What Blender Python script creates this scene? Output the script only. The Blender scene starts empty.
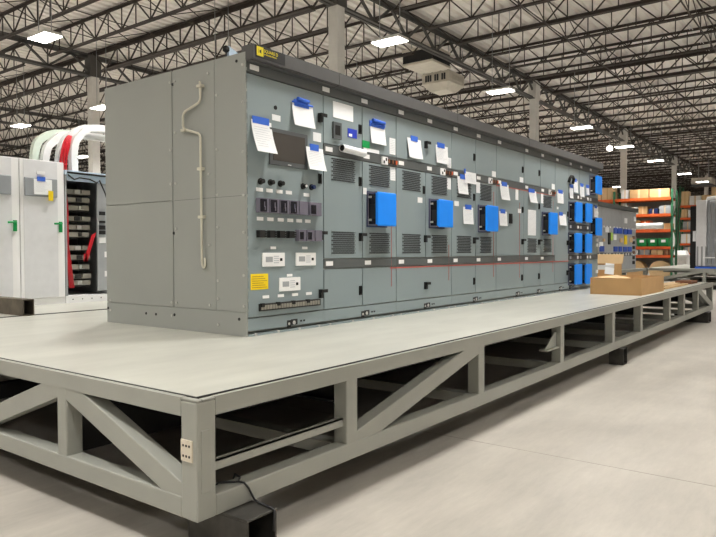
import bpy, math, random
from mathutils import Vector, Matrix
random.seed(4)
scn = bpy.context.scene
col = scn.collection
# ------------------------------------------------------------------ camera (world z=0 is the top of the steel skid, floor at FZ)
FZ = -0.8
CAM = Vector((-3.72824, -3.93004, 0.69235))
FW = Vector((0.79832039, 0.60167846, -0.0258377))
RT = Vector((0.60182147, -0.79862609, -0.00270014))
UP = Vector((0.02225928, 0.01339411, 0.9996625))
FPX = 658.977
def ray(px, py): return FW + RT*((px-358)/FPX) - UP*((py-268.5)/FPX)
def onY(px, py, y):
    d = ray(px, py); return CAM + d*((y-CAM.y)/d.y)
def onZ(px, py, z):
    d = ray(px, py); return CAM + d*((z-CAM.z)/d.z)
def onX(px, py, x):
    d = ray(px, py); return CAM + d*((x-CAM.x)/d.x)
def in_view(p, m=150):
    d = Vector(p)-CAM; z = d.dot(FW)
    if z < 0.5: return False
    return -m < 358+FPX*d.dot(RT)/z < 716+m and -m < 268.5-FPX*d.dot(UP)/z < 537+m
cd = bpy.data.cameras.new('camera'); cam = bpy.data.objects.new('camera', cd); col.objects.link(cam)
cd.sensor_fit = 'HORIZONTAL'; cd.sensor_width = 36; cd.lens = FPX/716*36; cd.clip_end = 300; cd.clip_start = .05
M = Matrix((RT, UP, -FW)).transposed().to_4x4(); M.translation = CAM
cam.matrix_world = M
scn.camera = cam

# ------------------------------------------------------------------ materials
def lin(c):
    return tuple(((v/255)/12.92 if v/255 <= .04045 else ((v/255+.055)/1.055)**2.4) for v in c)+(1,)
MATS = {}
def mat(name, rgb, rough=.5, metal=0, var=.06, scale=6, bump=0, spec=.5, stretch=None, detail=4):
    m = bpy.data.materials.new(name); m.use_nodes = True; nt = m.node_tree; n = nt.nodes; l = nt.links
    b = n['Principled BSDF']
    b.inputs['Roughness'].default_value = rough; b.inputs['Metallic'].default_value = metal
    b.inputs['Specular IOR Level'].default_value = spec
    tc = n.new('ShaderNodeTexCoord'); nz = n.new('ShaderNodeTexNoise'); nz.inputs['Scale'].default_value = scale
    nz.inputs['Detail'].default_value = detail
    src = tc.outputs['Object']
    if stretch:
        mp = n.new('ShaderNodeMapping'); mp.inputs['Scale'].default_value = stretch; l.new(src, mp.inputs['Vector']); src = mp.outputs['Vector']
    l.new(src, nz.inputs['Vector'])
    rp = n.new('ShaderNodeMapRange'); rp.inputs['From Min'].default_value = .3; rp.inputs['From Max'].default_value = .7
    rp.inputs['To Min'].default_value = 1-var; rp.inputs['To Max'].default_value = 1+var
    l.new(nz.outputs['Fac'], rp.inputs['Value'])
    mx = n.new('ShaderNodeVectorMath'); mx.operation = 'SCALE'; mx.inputs[0].default_value = lin(rgb)[:3]
    l.new(rp.outputs['Result'], mx.inputs['Scale']); l.new(mx.outputs['Vector'], b.inputs['Base Color'])
    if bump:
        bp = n.new('ShaderNodeBump'); bp.inputs['Strength'].default_value = bump; bp.inputs['Distance'].default_value = .004
        l.new(nz.outputs['Fac'], bp.inputs['Height']); l.new(bp.outputs['Normal'], b.inputs['Normal'])
    MATS[name] = m; return m
mat('paint', (136, 149, 152), .42, var=.025, scale=2)
mat('paint_side_lit', (152, 155, 150), .42, var=.025, scale=1.5)  # same paint as the front, its different light put into the colour
mat('paint_dark', (84, 88, 88), .45, var=.04)
mat('canopy', (84, 84, 84), .42, var=.05)
mat('black', (6, 6, 7), .6)
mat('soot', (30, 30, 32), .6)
mat('slot', (56, 59, 62), .7)
mat('screen', (74, 70, 66), .25, var=.05)
mat('bezel', (84, 88, 90), .4)
mat('paper', (240, 242, 244), .75, var=.01)
mat('tagwhite', (240, 240, 240), .5, var=.01)
mat('tape', (52, 104, 212), .6)
mat('stickerblue', (38, 62, 190), .5)
mat('blue', (0, 138, 255), .5, var=.03)
mat('navy', (22, 40, 84), .4)
mat('smoke', (34, 34, 42), .2)
mat('clear', (116, 113, 126), .15, var=.02)
mat('steel', (165, 168, 170), .35, metal=.7)
mat('zinc', (190, 190, 186), .4, metal=.3)
mat('cream', (205, 202, 186), .4)
mat('red', (190, 20, 34), .45)
mat('redstripe', (190, 96, 88), .6)
mat('yellow', (246, 214, 10), .5, var=.02)
mat('logoyellow', (224, 206, 30), .5)
mat('green', (0, 150, 76), .45)
mat('brown', (120, 78, 52), .6)
mat('ink', (196, 199, 204), .8)
mat('skid', (148, 149, 141), .42, var=.05, scale=2.5)
mat('skidpale', (206, 196, 178), .5)
mat('deck', (180, 180, 171), .36, var=.09, scale=2.6, stretch=(.6, 1.8, 1), bump=.12, detail=10)
mat('underside_shade', (20, 19, 18), .8)  # near-black that puts the shade inside the skid into the colour
mat('joint', (150, 144, 134), .7)
mat('hingepaint', (150, 154, 150), .5)
mat('rawsteel', (72, 70, 66), .45, metal=.6, var=.35, scale=9)
mat('rust', (96, 88, 76), .6, metal=.3, var=.3, scale=7)
mat('carton', (190, 152, 104), .75, var=.05, scale=4)
mat('cartonpale', (216, 186, 142), .75, var=.05, scale=4)
mat('cartonin', (206, 164, 112), .8)
mat('wood', (198, 164, 118), .75, var=.12, stretch=(1, 9, 1))
mat('whitecab', (240, 240, 241), .35, var=.01)
mat('greycab', (222, 223, 226), .3, var=.03, scale=9)
mat('greystrip', (150, 155, 160), .4)
mat('paleblue', (188, 208, 226), .4)
mat('palegreen', (206, 218, 204), .5)
mat('module', (150, 146, 136), .45, var=.12)
mat('moduledark', (44, 43, 42), .5)
mat('rackorange', (214, 92, 34), .5, var=.08)
mat('rackgreen', (52, 112, 78), .5, var=.1)
mat('joist', (60, 52, 47), .6, var=.12, scale=3)
mat('girder', (84, 82, 80), .55, var=.1, scale=3)
mat('columnpaint', (224, 222, 218), .5, var=.04)
mat('roofdeck', (240, 236, 231), .5, var=.03, scale=.7)
mat('wallpaint', (160, 152, 144), .7)
mat('hvac', (212, 206, 194), .5)
mat('wrap', (226, 227, 226), .4)
mat('blueprint', (40, 84, 186), .5)
mat('kit', (160, 163, 166), .5, var=.05)
mat('lime', (176, 214, 90), .5)
def emis(name, rgb, s):
    m = bpy.data.materials.new(name); m.use_nodes = True; b = m.node_tree.nodes['Principled BSDF']
    b.inputs['Base Color'].default_value = (.8, .8, .8, 1)
    b.inputs['Emission Color'].default_value = lin(rgb); b.inputs['Emission Strength'].default_value = s
    MATS[name] = m; return m
emis('led', (255, 250, 242), 14.0)
emis('bulb', (255, 246, 236), 8.0)
emis('beacon', (255, 150, 60), 6.0)
def floor_mat():
    m = mat('concrete', (174, 169, 160), .34, var=.09, scale=1.3, bump=.06, detail=9)
    nt = m.node_tree; n = nt.nodes; l = nt.links
    b = n['Principled BSDF']; src = b.inputs['Base Color'].links[0].from_socket
    tc = n.new('ShaderNodeTexCoord'); mp = n.new('ShaderNodeMapping'); mp.inputs['Scale'].default_value = (.35, 1.6, 1)
    nz = n.new('ShaderNodeTexNoise'); nz.inputs['Scale'].default_value = 2.4; nz.inputs['Detail'].default_value = 10; nz.inputs['Roughness'].default_value = .7
    l.new(tc.outputs['Object'], mp.inputs['Vector']); l.new(mp.outputs['Vector'], nz.inputs['Vector'])
    mr = n.new('ShaderNodeMapRange'); mr.inputs['From Min'].default_value = .35; mr.inputs['From Max'].default_value = .7
    mr.inputs['To Min'].default_value = .86; mr.inputs['To Max'].default_value = 1.08
    l.new(nz.outputs['Fac'], mr.inputs['Value'])
    mx = n.new('ShaderNodeVectorMath'); mx.operation = 'SCALE'; l.new(src, mx.inputs[0]); l.new(mr.outputs['Result'], mx.inputs['Scale'])
    l.new(mx.outputs['Vector'], b.inputs['Base Color'])
    n3 = n.new('ShaderNodeTexNoise'); n3.inputs['Scale'].default_value = 14; n3.inputs['Detail'].default_value = 12; n3.inputs['Roughness'].default_value = .75
    m3 = n.new('ShaderNodeMapRange'); m3.inputs['From Min'].default_value = .35; m3.inputs['From Max'].default_value = .65; m3.inputs['To Min'].default_value = .94; m3.inputs['To Max'].default_value = 1.04
    l.new(mp.outputs['Vector'], n3.inputs['Vector']); l.new(n3.outputs['Fac'], m3.inputs['Value'])
    x3 = n.new('ShaderNodeVectorMath'); x3.operation = 'SCALE'; l.new(mx.outputs['Vector'], x3.inputs[0]); l.new(m3.outputs['Result'], x3.inputs['Scale']); l.new(x3.outputs['Vector'], b.inputs['Base Color'])
    r2 = n.new('ShaderNodeMapRange'); r2.inputs['To Min'].default_value = .28; r2.inputs['To Max'].default_value = .5
    l.new(nz.outputs['Fac'], r2.inputs['Value']); l.new(r2.outputs['Result'], b.inputs['Roughness'])
floor_mat()

# ------------------------------------------------------------------ mesh builder
class MB:
    def __init__(s): s.v = []; s.f = []; s.m = []; s.sm = []
    def face(s, idx, mi=0, smooth=False): s.f.append(idx); s.m.append(mi); s.sm.append(smooth)
    def hexa(s, p, mi=0):
        o = len(s.v); s.v += [tuple(q) for q in p]
        for a in ((0,3,2,1), (4,5,6,7), (0,1,5,4), (1,2,6,5), (2,3,7,6), (3,0,4,7)): s.face([o+i for i in a], mi)
        return s
    def box(s, x0, x1, y0, y1, z0, z1, mi=0):
        x0, x1 = min(x0,x1), max(x0,x1); y0, y1 = min(y0,y1), max(y0,y1); z0, z1 = min(z0,z1), max(z0,z1)
        return s.hexa([(x0,y0,z0),(x1,y0,z0),(x1,y1,z0),(x0,y1,z0),(x0,y0,z1),(x1,y0,z1),(x1,y1,z1),(x0,y1,z1)], mi)
    def bar(s, p, q, w, h, side=None, mi=0):   # rectangular bar: w across 'side', h across the other way
        p, q = Vector(p), Vector(q); d = (q-p).normalized()
        a = Vector(side) if side else (Vector((0,0,1)).cross(d) if abs(d.z) < .99 else Vector((1,0,0)))
        a = (a - d*a.dot(d)).normalized(); b = d.cross(a); a = a*w/2; b = b*h/2
        return s.hexa([p-a-b, p+a-b, p+a+b, p-a+b, q-a-b, q+a-b, q+a+b, q-a+b], mi)
    def tube(s, pts, r, n=8, mi=0, caps=True):
        pts = [Vector(p) for p in pts]; o = len(s.v); prev = None
        for i, p in enumerate(pts):
            d = (pts[min(i+1,len(pts)-1)] - pts[max(i-1,0)]).normalized()
            if prev is None: a = Vector((0,0,1)).cross(d) if abs(d.z) < .95 else Vector((1,0,0)).cross(d)
            else: a = prev - d*prev.dot(d)
            a.normalize(); prev = a; b = d.cross(a)
            rr = r[i] if isinstance(r, (list, tuple)) else r
            for k in range(n):
                t = 2*math.pi*k/n; s.v.append(tuple(p + a*math.cos(t)*rr + b*math.sin(t)*rr))
        for i in range(len(pts)-1):
            for k in range(n):
                k2 = (k+1) % n; s.face([o+i*n+k, o+i*n+k2, o+(i+1)*n+k2, o+(i+1)*n+k], mi, True)
        if caps:
            s.face([o+k for k in reversed(range(n))], mi); e = o+(len(pts)-1)*n; s.face([e+k for k in range(n)], mi)
        return s
    def sweep(s, pts, wy, th, mi=0):           # flat channel: path in an xz plane, wy across y, th across the path
        pts = [Vector(p) for p in pts]; o = len(s.v)
        for i, p in enumerate(pts):
            d = (pts[min(i+1,len(pts)-1)] - pts[max(i-1,0)]).normalized(); nrm = Vector((-d.z,0,d.x))
            for a, b in ((-1,-1),(1,-1),(1,1),(-1,1)): s.v.append(tuple(p + nrm*th/2*a + Vector((0,wy/2*b,0))))
        for i in range(len(pts)-1):
            for k in range(4):
                k2 = (k+1) % 4; s.face([o+i*4+k, o+(i+1)*4+k, o+(i+1)*4+k2, o+i*4+k2], mi)
        s.face([o,o+1,o+2,o+3], mi); e = o+(len(pts)-1)*4; s.face([e+3,e+2,e+1,e], mi)
        return s
    def prism(s, poly, axis, a0, a1, mi=0):    # polygon extruded along an axis
        n = len(poly); o = len(s.v)
        for a in (a0, a1):
            for u, w in poly:
                s.v.append({'x': (a,u,w), 'y': (u,a,w), 'z': (u,w,a)}[axis])
        s.face([o+i for i in range(n)], mi); s.face([o+n+i for i in reversed(range(n))], mi)
        for i in range(n):
            j = (i+1) % n; s.face([o+i, o+n+i, o+n+j, o+j], mi)
        return s
    def sheet(s, fn, nu, nv, th, mi=0):        # thin curved sheet, fn(u,v) -> point, thickness along +y
        for back in (0, 1):
            o = len(s.v)
            for j in range(nv+1):
                for i in range(nu+1):
                    p = Vector(fn(i/nu, j/nv)); s.v.append((p.x, p.y+th*back, p.z))
            for j in range(nv):
                for i in range(nu):
                    q = [o+j*(nu+1)+i, o+(j+1)*(nu+1)+i, o+(j+1)*(nu+1)+i+1, o+j*(nu+1)+i+1]
                    s.face(q if not back else q[::-1], mi, True)
        return s
    def build(s, name, mats, parent=None, origin=None, bevel=0, norm=False):
        if isinstance(mats, str): mats = [mats]
        o = Vector(origin) if origin is not None else Vector((0,0,0))
        if parent is not None:
            p = parent; o = Vector((0,0,0))
            while p is not None: o = o + p.location; p = p.parent
        me = bpy.data.meshes.new(name)
        me.from_pydata([tuple(Vector(v)-o) for v in s.v], [], s.f)
        for m in mats: me.materials.append(MATS[m])
        for p, mi, sm in zip(me.polygons, s.m, s.sm): p.material_index = mi; p.use_smooth = sm
        import bmesh
        bm = bmesh.new(); bm.from_mesh(me); bmesh.ops.recalc_face_normals(bm, faces=bm.faces[:]); bm.to_mesh(me); bm.free()
        ob = bpy.data.objects.new(name, me); col.objects.link(ob)
        if parent is not None: ob.parent = parent
        else: ob.location = o
        if bevel:
            b = ob.modifiers.new('bevel', 'BEVEL'); b.width = bevel; b.segments = 2; b.limit_method = 'ANGLE'
        return ob
def tag(o, label, cat, group=None):
    o['label'] = label; o['category'] = cat
    if group: o['group'] = group
    return o
def thing(name, label, cat, loc=(0,0,0), group=None):
    o = bpy.data.objects.new(name, None); col.objects.link(o); o.location = loc; o.empty_display_size = .1
    return tag(o, label, cat, group)
def struct(o): o['kind'] = 'structure'; return o
def copy_tree(o, parent=None):
    c = o.copy(); col.objects.link(c)
    if parent is not None: c.parent = parent
    for ch in [x for x in bpy.data.objects if x.parent == o]: copy_tree(ch, c)
    return c
def cyl(mb, c, axis, r, h, n=12, mi=0):
    c = Vector(c); d = Vector({'x': (1,0,0), 'y': (0,1,0), 'z': (0,0,1)}[axis])
    return mb.tube([c, c+d*h], r, n, mi)
def text(body, size, pos, name, m, parent, ext=.001, xs=1.0):      # lettering on a face that looks along -y
    cu = bpy.data.curves.new(name, 'FONT'); cu.body = body; cu.size = size; cu.extrude = ext
    t = bpy.data.objects.new(name, cu); col.objects.link(t)
    bpy.context.view_layer.update()
    me = bpy.data.meshes.new_from_object(t.evaluated_get(bpy.context.evaluated_depsgraph_get()))
    bpy.data.objects.remove(t); me.materials.clear(); me.materials.append(MATS[m])
    o = Vector((0,0,0)); p = parent
    while p is not None: o = o + p.location; p = p.parent
    for v in me.vertices:
        x, y, z = v.co; v.co = Vector((pos[0]+x*xs, pos[1]-z, pos[2]+y)) - o
    ob = bpy.data.objects.new(name, me); col.objects.link(ob); ob.parent = parent
    return ob

# ------------------------------------------------------------------ building shell
X0, X1, Y0, Y1, ZR = -16, 76, -22, 47.2, 7.28
struct(MB().box(X0, X1, Y0, Y1, FZ-.2, FZ).build('floor', 'concrete'))
mb = MB()                                      # trapezoid ribbed roof deck, ribs along x
pts = []; y = Y0
while y < Y1:
    pts += [(y, ZR), (y+.15, ZR), (y+.17, ZR+.076), (y+.28, ZR+.076)]; y += .30
pts.append((Y1+.1, ZR))
o = 0
for (yy, zz) in pts: mb.v += [(X0, yy, zz), (X1, yy, zz)]
for i in range(len(pts)-1): mb.face([2*i, 2*i+1, 2*i+3, 2*i+2])
mb.box(X0, X1, Y0, Y1, ZR+.08, ZR+.15)
struct(mb.build('ceiling', 'roofdeck'))
struct(MB().box(X1, X1+.2, Y0, Y1, FZ, ZR+.1).build('wall_far', 'wallpaint'))
struct(MB().box(X0, X1, Y1, Y1+.2, FZ, ZR+.1).build('wall_back', 'wallpaint'))
struct(MB().box(X0-.2, X0, Y0, Y1, FZ, ZR+.1).build('wall_left', 'wallpaint'))
struct(MB().box(X0, X1, Y0-.2, Y0, FZ, ZR+.1).build('wall_right', 'wallpaint'))
struct(MB().box(.927, .934, Y0, Y1, FZ, FZ+.001).build('trim_1', 'joint'))
struct(MB().box(X0, X1, -8.0, -7.99, FZ, FZ+.0015).build('trim_2', 'joint'))

# roof joists: one prototype, copies share its meshes
BAYS = [(-14.7, -4.4), (-4.4, 5.9), (5.9, 16.2), (16.2, 26.5), (26.5, 36.8), (36.8, 47.1)]
BNAME = ['over the aisle behind the viewer', 'in the bay over the main skid',
         'in the bay just behind the near girder', 'in the bay beyond the second girder', 'in the bay beyond the third girder', 'along the back wall']
COLX = [8.5, 20.5, 32.7, 44.9, 57.0, 69.2]
def joist_proto(x, y0, y1, lab, grp, heavy=False):
    t = thing('roof_joist', lab, 'roof joist', (x, y0, ZR-.06), grp)
    zt, zb = ZR-.05, ZR-.72; k = 1.9 if heavy else 1
    a = MB(); a.box(x-.068*k, x-.012, y0+.02, y1-.02, zt-.012, zt); a.box(x+.012, x+.068*k, y0+.02, y1-.02, zt-.012, zt)
    a.box(x-.02, x-.012, y0+.02, y1-.02, zt-.06*k, zt); a.box(x+.012, x+.02, y0+.02, y1-.02, zt-.06*k, zt)
    a.build('top_chord', 'joist', t)
    a = MB(); ya, yb = y0+.75, y1-.75
    a.box(x-.068*k, x-.012, ya, yb, zb, zb+.012); a.box(x+.012, x+.068*k, ya, yb, zb, zb+.012)
    a.box(x-.02, x-.012, ya, yb, zb, zb+.055*k); a.box(x+.012, x+.02, ya, yb, zb, zb+.055*k)
    a.build('bottom_chord', 'joist', t)
    a = MB(); n = 7; L = (yb-ya)/n; r = .03*(1.25 if heavy else 1)
    a.bar((x, y0+.06, zt-.03), (x, ya, zb+.03), r, r); a.bar((x, y1-.06, zt-.03), (x, yb, zb+.03), r, r)
    for i in range(n):
        m = ya+(i+.5)*L
        a.bar((x, ya+i*L, zb+.03), (x, m, zt-.03), r, r); a.bar((x, m, zt-.03), (x, ya+(i+1)*L, zb+.03), r, r)
        a.bar((x, m, zb+.03), (x, m, zt-.03), r*.8, r*.8)
    for i in range(n+1):
        yy = ya+i*L
        if 0 < i < n: a.bar((x, yy, zb+.03), (x, yy, zt-.03), r*.8, r*.8)
    a.build('web', 'joist', t)
    return t
for bi, (ya, yb) in enumerate(BAYS[1:], 1):
    proto = {}
    for i in range(-6, 50):
        x = 13.06 + (i-6)*1.615
        heavy = any(abs(x-c) < .9 and abs(x-c) <= .81 for c in COLX)
        if heavy: x = min(COLX, key=lambda c: abs(c-x))
        if x < X0+.3 or x > X1-.3: continue
        if not any(in_view((x, ya+(yb-ya)*k/8, 6.9)) for k in range(9)): continue
        lab = ('heavier dark joist on a column line ' if heavy else 'dark open-web steel roof joist ') + BNAME[bi]
        grp = ('column line joists ' if heavy else 'roof joists ') + BNAME[bi]
        if heavy not in proto: proto[heavy] = joist_proto(x, ya, yb, lab, grp, heavy)
        else:
            c = copy_tree(proto[heavy]); c.location.x = x
# bridging rods along x
ri = 0
for bi, (ya, yb) in enumerate(BAYS[1:4], 1):
    for fr in (.37, .67):
        y = ya+(yb-ya)*fr
        b = MB(); b.box(-6, X1-1, y-.018, y+.018, ZR-.72-.012, ZR-.72); b.box(-6, X1-1, y-.018, y+.018, ZR-.125, ZR-.11)
        x = 13.06-6*1.615*2
        while x < 46:
            b.bar((x, y, ZR-.73), (x+1.615, y, ZR-.12), .02, .02); b.bar((x, y+.03, ZR-.12), (x+1.615, y+.03, ZR-.73), .02, .02); x += 1.615
        tag(b.build('joist_bridging', 'joist', origin=(-6, y, ZR-.72)), 'thin dark cross-bracing rod line running between joists ' + BNAME[bi], 'bracing', 'bracing lines ' + BNAME[bi])
# girders along x on the column lines
GN = {5.9: 'nearest, running right above the switchgear towards the far racks', 16.2: 'above the second column line on the left', 26.5: 'on the third column line far left', 36.8: 'on the fourth column line far left'}
for gy in (5.9, 16.2, 26.5, 36.8):
    t = thing('roof_girder', 'long steel truss girder ' + GN[gy], 'girder', (-4, gy, 6.45))
    xa, xb = -3.7, X1-.5
    a = MB(); a.box(xa, xb, gy-.13, gy-.015, 7.13, 7.16); a.box(xa, xb, gy+.015, gy+.13, 7.13, 7.16); a.box(xa, xb, gy-.03, gy-.015, 7.02, 7.16); a.box(xa, xb, gy+.015, gy+.03, 7.02, 7.16)
    a.build('top_chord', 'girder', t)
    a = MB(); a.box(xa, xb, gy-.11, gy-.015, 6.45, 6.475); a.box(xa, xb, gy+.015, gy+.11, 6.45, 6.475); a.box(xa, xb, gy-.03, gy-.015, 6.45, 6.55); a.box(xa, xb, gy+.015, gy+.03, 6.45, 6.55)
    a.build('bottom_chord', 'girder', t)
    a = MB(); x = 8.5-8*1.527
    while x < xb-1.6:
        m = x+.763; a.bar((x, gy, 6.5), (m, gy, 7.08), .06, .06); a.bar((m, gy, 7.08), (x+1.527, gy, 6.5), .06, .06)
        a.bar((x, gy, 6.5), (x, gy, 7.1), .035, .035); x += 1.527
    a.build('web', 'girder', t)
# columns
CN = {(8.5,5.9): 'tall pale square column rising behind the near end of the switchgear', (20.5,5.9): 'pale column rising behind the middle of the switchgear canopy',
      (32.7,5.9): 'pale column with hanging lights, just past the far end of the switchgear canopy', (44.9,5.9): 'pale column standing beside the green rack uprights',
      (57.0,5.9): 'distant pale column behind the tall grey machine', (8.5,16.2): 'pale column behind the white cabinets and cable arches'}
for (cx, cy), lab in CN.items():
    t = thing('support_column', lab, 'column', (cx, cy, FZ))
    MB().box(cx-.14, cx+.14, cy-.14, cy+.14, FZ+.02, 6.45).build('shaft', 'columnpaint', t, bevel=.015)
    MB().box(cx-.25, cx+.25, cy-.25, cy+.25, FZ, FZ+.02).build('base_plate', 'columnpaint', t)
    MB().box(cx-.2, cx+.2, cy-.16, cy+.16, 6.44, 7.13).build('cap', 'columnpaint' if cx > 10 else 'girder', t)
# lights
LAMP = bpy.data.lights.new('lamp_light', 'AREA'); LAMP.shape = 'RECTANGLE'; LAMP.size = .36; LAMP.size_y = .66; LAMP.energy = 60; LAMP.color = (1.0, .975, .935); LAMP.spread = math.radians(122)
def lamp(x, y, z, lab, grp=None):
    k = (5.0-CAM.z)/(5.5-CAM.z); x = CAM.x+(x-CAM.x)*k; y = CAM.y+(y-CAM.y)*k; z = 5.0
    t = thing('ceiling_light', lab, 'ceiling light', (x, y, z), grp)
    MB().box(x-.19, x+.19, y-.34, y+.34, z+.012, z+.07).build('housing', 'columnpaint', t)
    MB().box(x-.18, x+.18, y-.33, y+.33, z, z+.012).build('diffuser', 'led', t)
    MB().box(x-.006, x+.006, y-.256, y-.244, z+.07, ZR-.06).build('hanger', 'steel', t); MB().box(x-.006, x+.006, y+.244, y+.256, z+.07, ZR-.06).build('hanger', 'steel', t)
    lo = bpy.data.objects.new('lamp_light', LAMP); col.objects.link(lo); lo.parent = t; lo.location = (0, 0, -.01)
    return t
LR = [8.93, 14.88, 22.26, 28.26, 34.27, 41.8, 47.9, 54.5, 61]
ORD = ['bright ceiling light just right of the nearest column', 'second light of the row by the near girder, above the middle of the canopy',
       'third light of the row by the near girder, above the far end of the canopy', 'fourth light of the row by the near girder, beside the column past the canopy', 'fifth light of the row by the near girder, above the boxes on the rack',
       'sixth light of the row by the near girder, next to the far column', 'seventh light of the row by the near girder, above the tall grey machine', 'eighth light of the row by the near girder, at the right edge', 'last tiny light of the row by the near girder']
for x, lb in zip(LR, ORD): lamp(x, 4.68, 5.5, lb)
named = {(3.97,10.65): 'big bright ceiling light at top left, in front of the second girder', (8.8,16.2): 'bright light beside the left column, just left of the grey end panel',
         (8.7,21.5): 'small bright light low at the left edge above the white cabinets', (14.6,27.3): 'small light seen between the cable arches and the left column', (48,10.4): 'distant light just above the rack at the far end of the switchgear'}
for (x, y), lb in named.items(): lamp(x, y, 5.5, lb)
for y in (10.4, 16.1, 21.7, 27.4, 33.1, 38.8):
    for x in (-8, -2, 3.97, 8.93, 14.88, 22.26, 28.26, 34.27, 41.8, 47.9, 54.5, 61, 67):
        if any(abs(x-a) < 1 and abs(y-b) < 1 for a, b in named): continue
        q = Vector((x, y, 5.5))-CAM; d = q.dot(FW)
        if d > .5:
            u = 358+FPX*q.dot(RT)/d; v = 268.5-FPX*q.dot(UP)/d
            # lamps the photograph shows are placed above; the others only where the cabinets hide them or outside the frame
            if -30 < u < 108 and -30 < v < 158: continue
            if u > 604 and u < 740: continue
        lamp(x, y, 5.5, 'ceiling light hidden behind the switchgear or outside the view on the left', 'ceiling lights out of view')
for y in (-1.0, -6.7, -12.4, -18.1):
    for x in (-13, -8.5, -3.6, 2.6, 8.6, 14.9, 22.4, 28.3, 34.3, 41.8, 47.9, 54.5, 61):
        if y > -2 and 9 < x < 20: continue
        if y < -10 and x > 40: continue
        lamp(x, y, 5.5, 'ceiling light above the aisle outside the view', 'aisle ceiling lights')
for y in (4.68,):
    for x in (-8.5, -3.0, 2.8): lamp(x, y, 5.5, 'ceiling light overhead outside the top of the view', 'overhead lights out of view')
t = thing('round_lamp', 'small round lamp hanging just left of the fourth ceiling light, by the column', 'lamp', (28.3, 5.35, 5.5))
MB().tube([(28.3,5.35,5.4), (28.3,5.35,5.42), (28.3,5.35,5.5), (28.3,5.35,5.58), (28.3,5.35,5.62)], [.05,.11,.14,.11,.05], 12).build('globe', 'bulb', t)
MB().tube([(28.3,5.35,5.6), (28.3,5.35,ZR-.06)], .01, 6).build('hanger', 'steel', t)
# unit heater hung from the girder
ax, ay = 14.7, 6.35
t = thing('air_unit', 'white cassette air unit with slotted grille hung under the girder', 'air unit', (ax, ay, 5.95))
MB().box(ax, ax+1.02, ay, ay+1.0, 6.05, 6.42).build('casing', 'hvac', t, bevel=.02)
mb = MB(); mb.hexa([(ax+.2,ay+.2,5.86), (ax+.82,ay+.2,5.86), (ax+.82,ay+.8,5.86), (ax+.2,ay+.8,5.86), (ax+.02,ay+.02,6.05), (ax+1.0,ay+.02,6.05), (ax+1.0,ay+.98,6.05), (ax+.02,ay+.98,6.05)]); mb.build('drip_tray', 'hvac', t)
mb = MB()
for k in range(9):
    if k in (2, 5): continue
    mb.box(ax-.012, ax, ay+.13+k*.085, ay+.185+k*.085, 6.14, 6.34)
for k in range(9): mb.box(ax+.13+k*.085, ax+.185+k*.085, ay-.012, ay, 6.14, 6.34, 1)
mb.build('grille', ['slot', 'hvac'], t)
mb = MB()
for dx in (.05, .97):
    for dy in (.05, .95): MB().tube([(ax+dx,ay+dy,6.42), (ax+dx,ay+dy,ZR-.05)], .012, 6).build('hanger', 'steel', t)
t = thing('air_duct', 'beige duct with dark open end behind the girder beside the air unit', 'duct', (13.25, 6.1, 6.2))
MB().box(13.3, 14.4, 6.12, 7.2, 6.33, 6.4).build('duct_panel', 'hvac', t, bevel=.01); MB().box(13.32, 14.38, 6.14, 7.18, 6.4, 6.74).build('plenum', 'soot', t); MB().box(13.3, 14.4, 6.12, 7.2, 6.74, 6.82).build('duct_lid', 'hvac', t)
mb = MB()
for dy in (6.2, 7.2): MB().tube([(13.85,dy,6.82), (13.85,dy,ZR)], .012, 6).build('hanger', 'steel', t)
t = thing('air_unit', 'small distant white air unit hung beside the far column', 'air unit', (45.2, 3.6, 5.0))
MB().box(44.6, 46.2, 3.6, 4.8, 5.05, 5.5).build('casing', 'hvac', t, bevel=.03); MB().box(44.5, 46.25, 3.55, 4.85, 5.0, 5.05).build('mounting_deck', 'slot', t)
for a, b, c in ((44.8,3.8,5.5), (46,4.6,5.5)): MB().tube([(a,b,c), (a,b,ZR-.1)], .03, 6).build('hanger', 'steel', t)
tag(MB().tube([(17.1,-.02,7.2), (20.8,-.06,7.2)], .014, 6).tube([(16.9,.06,7.22), (20.7,.02,7.22)], .012, 6).build('roof_conduit', 'wrap', origin=(17,0,7.2)), 'pair of thin white conduits under the roof at upper right', 'conduit')

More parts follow.
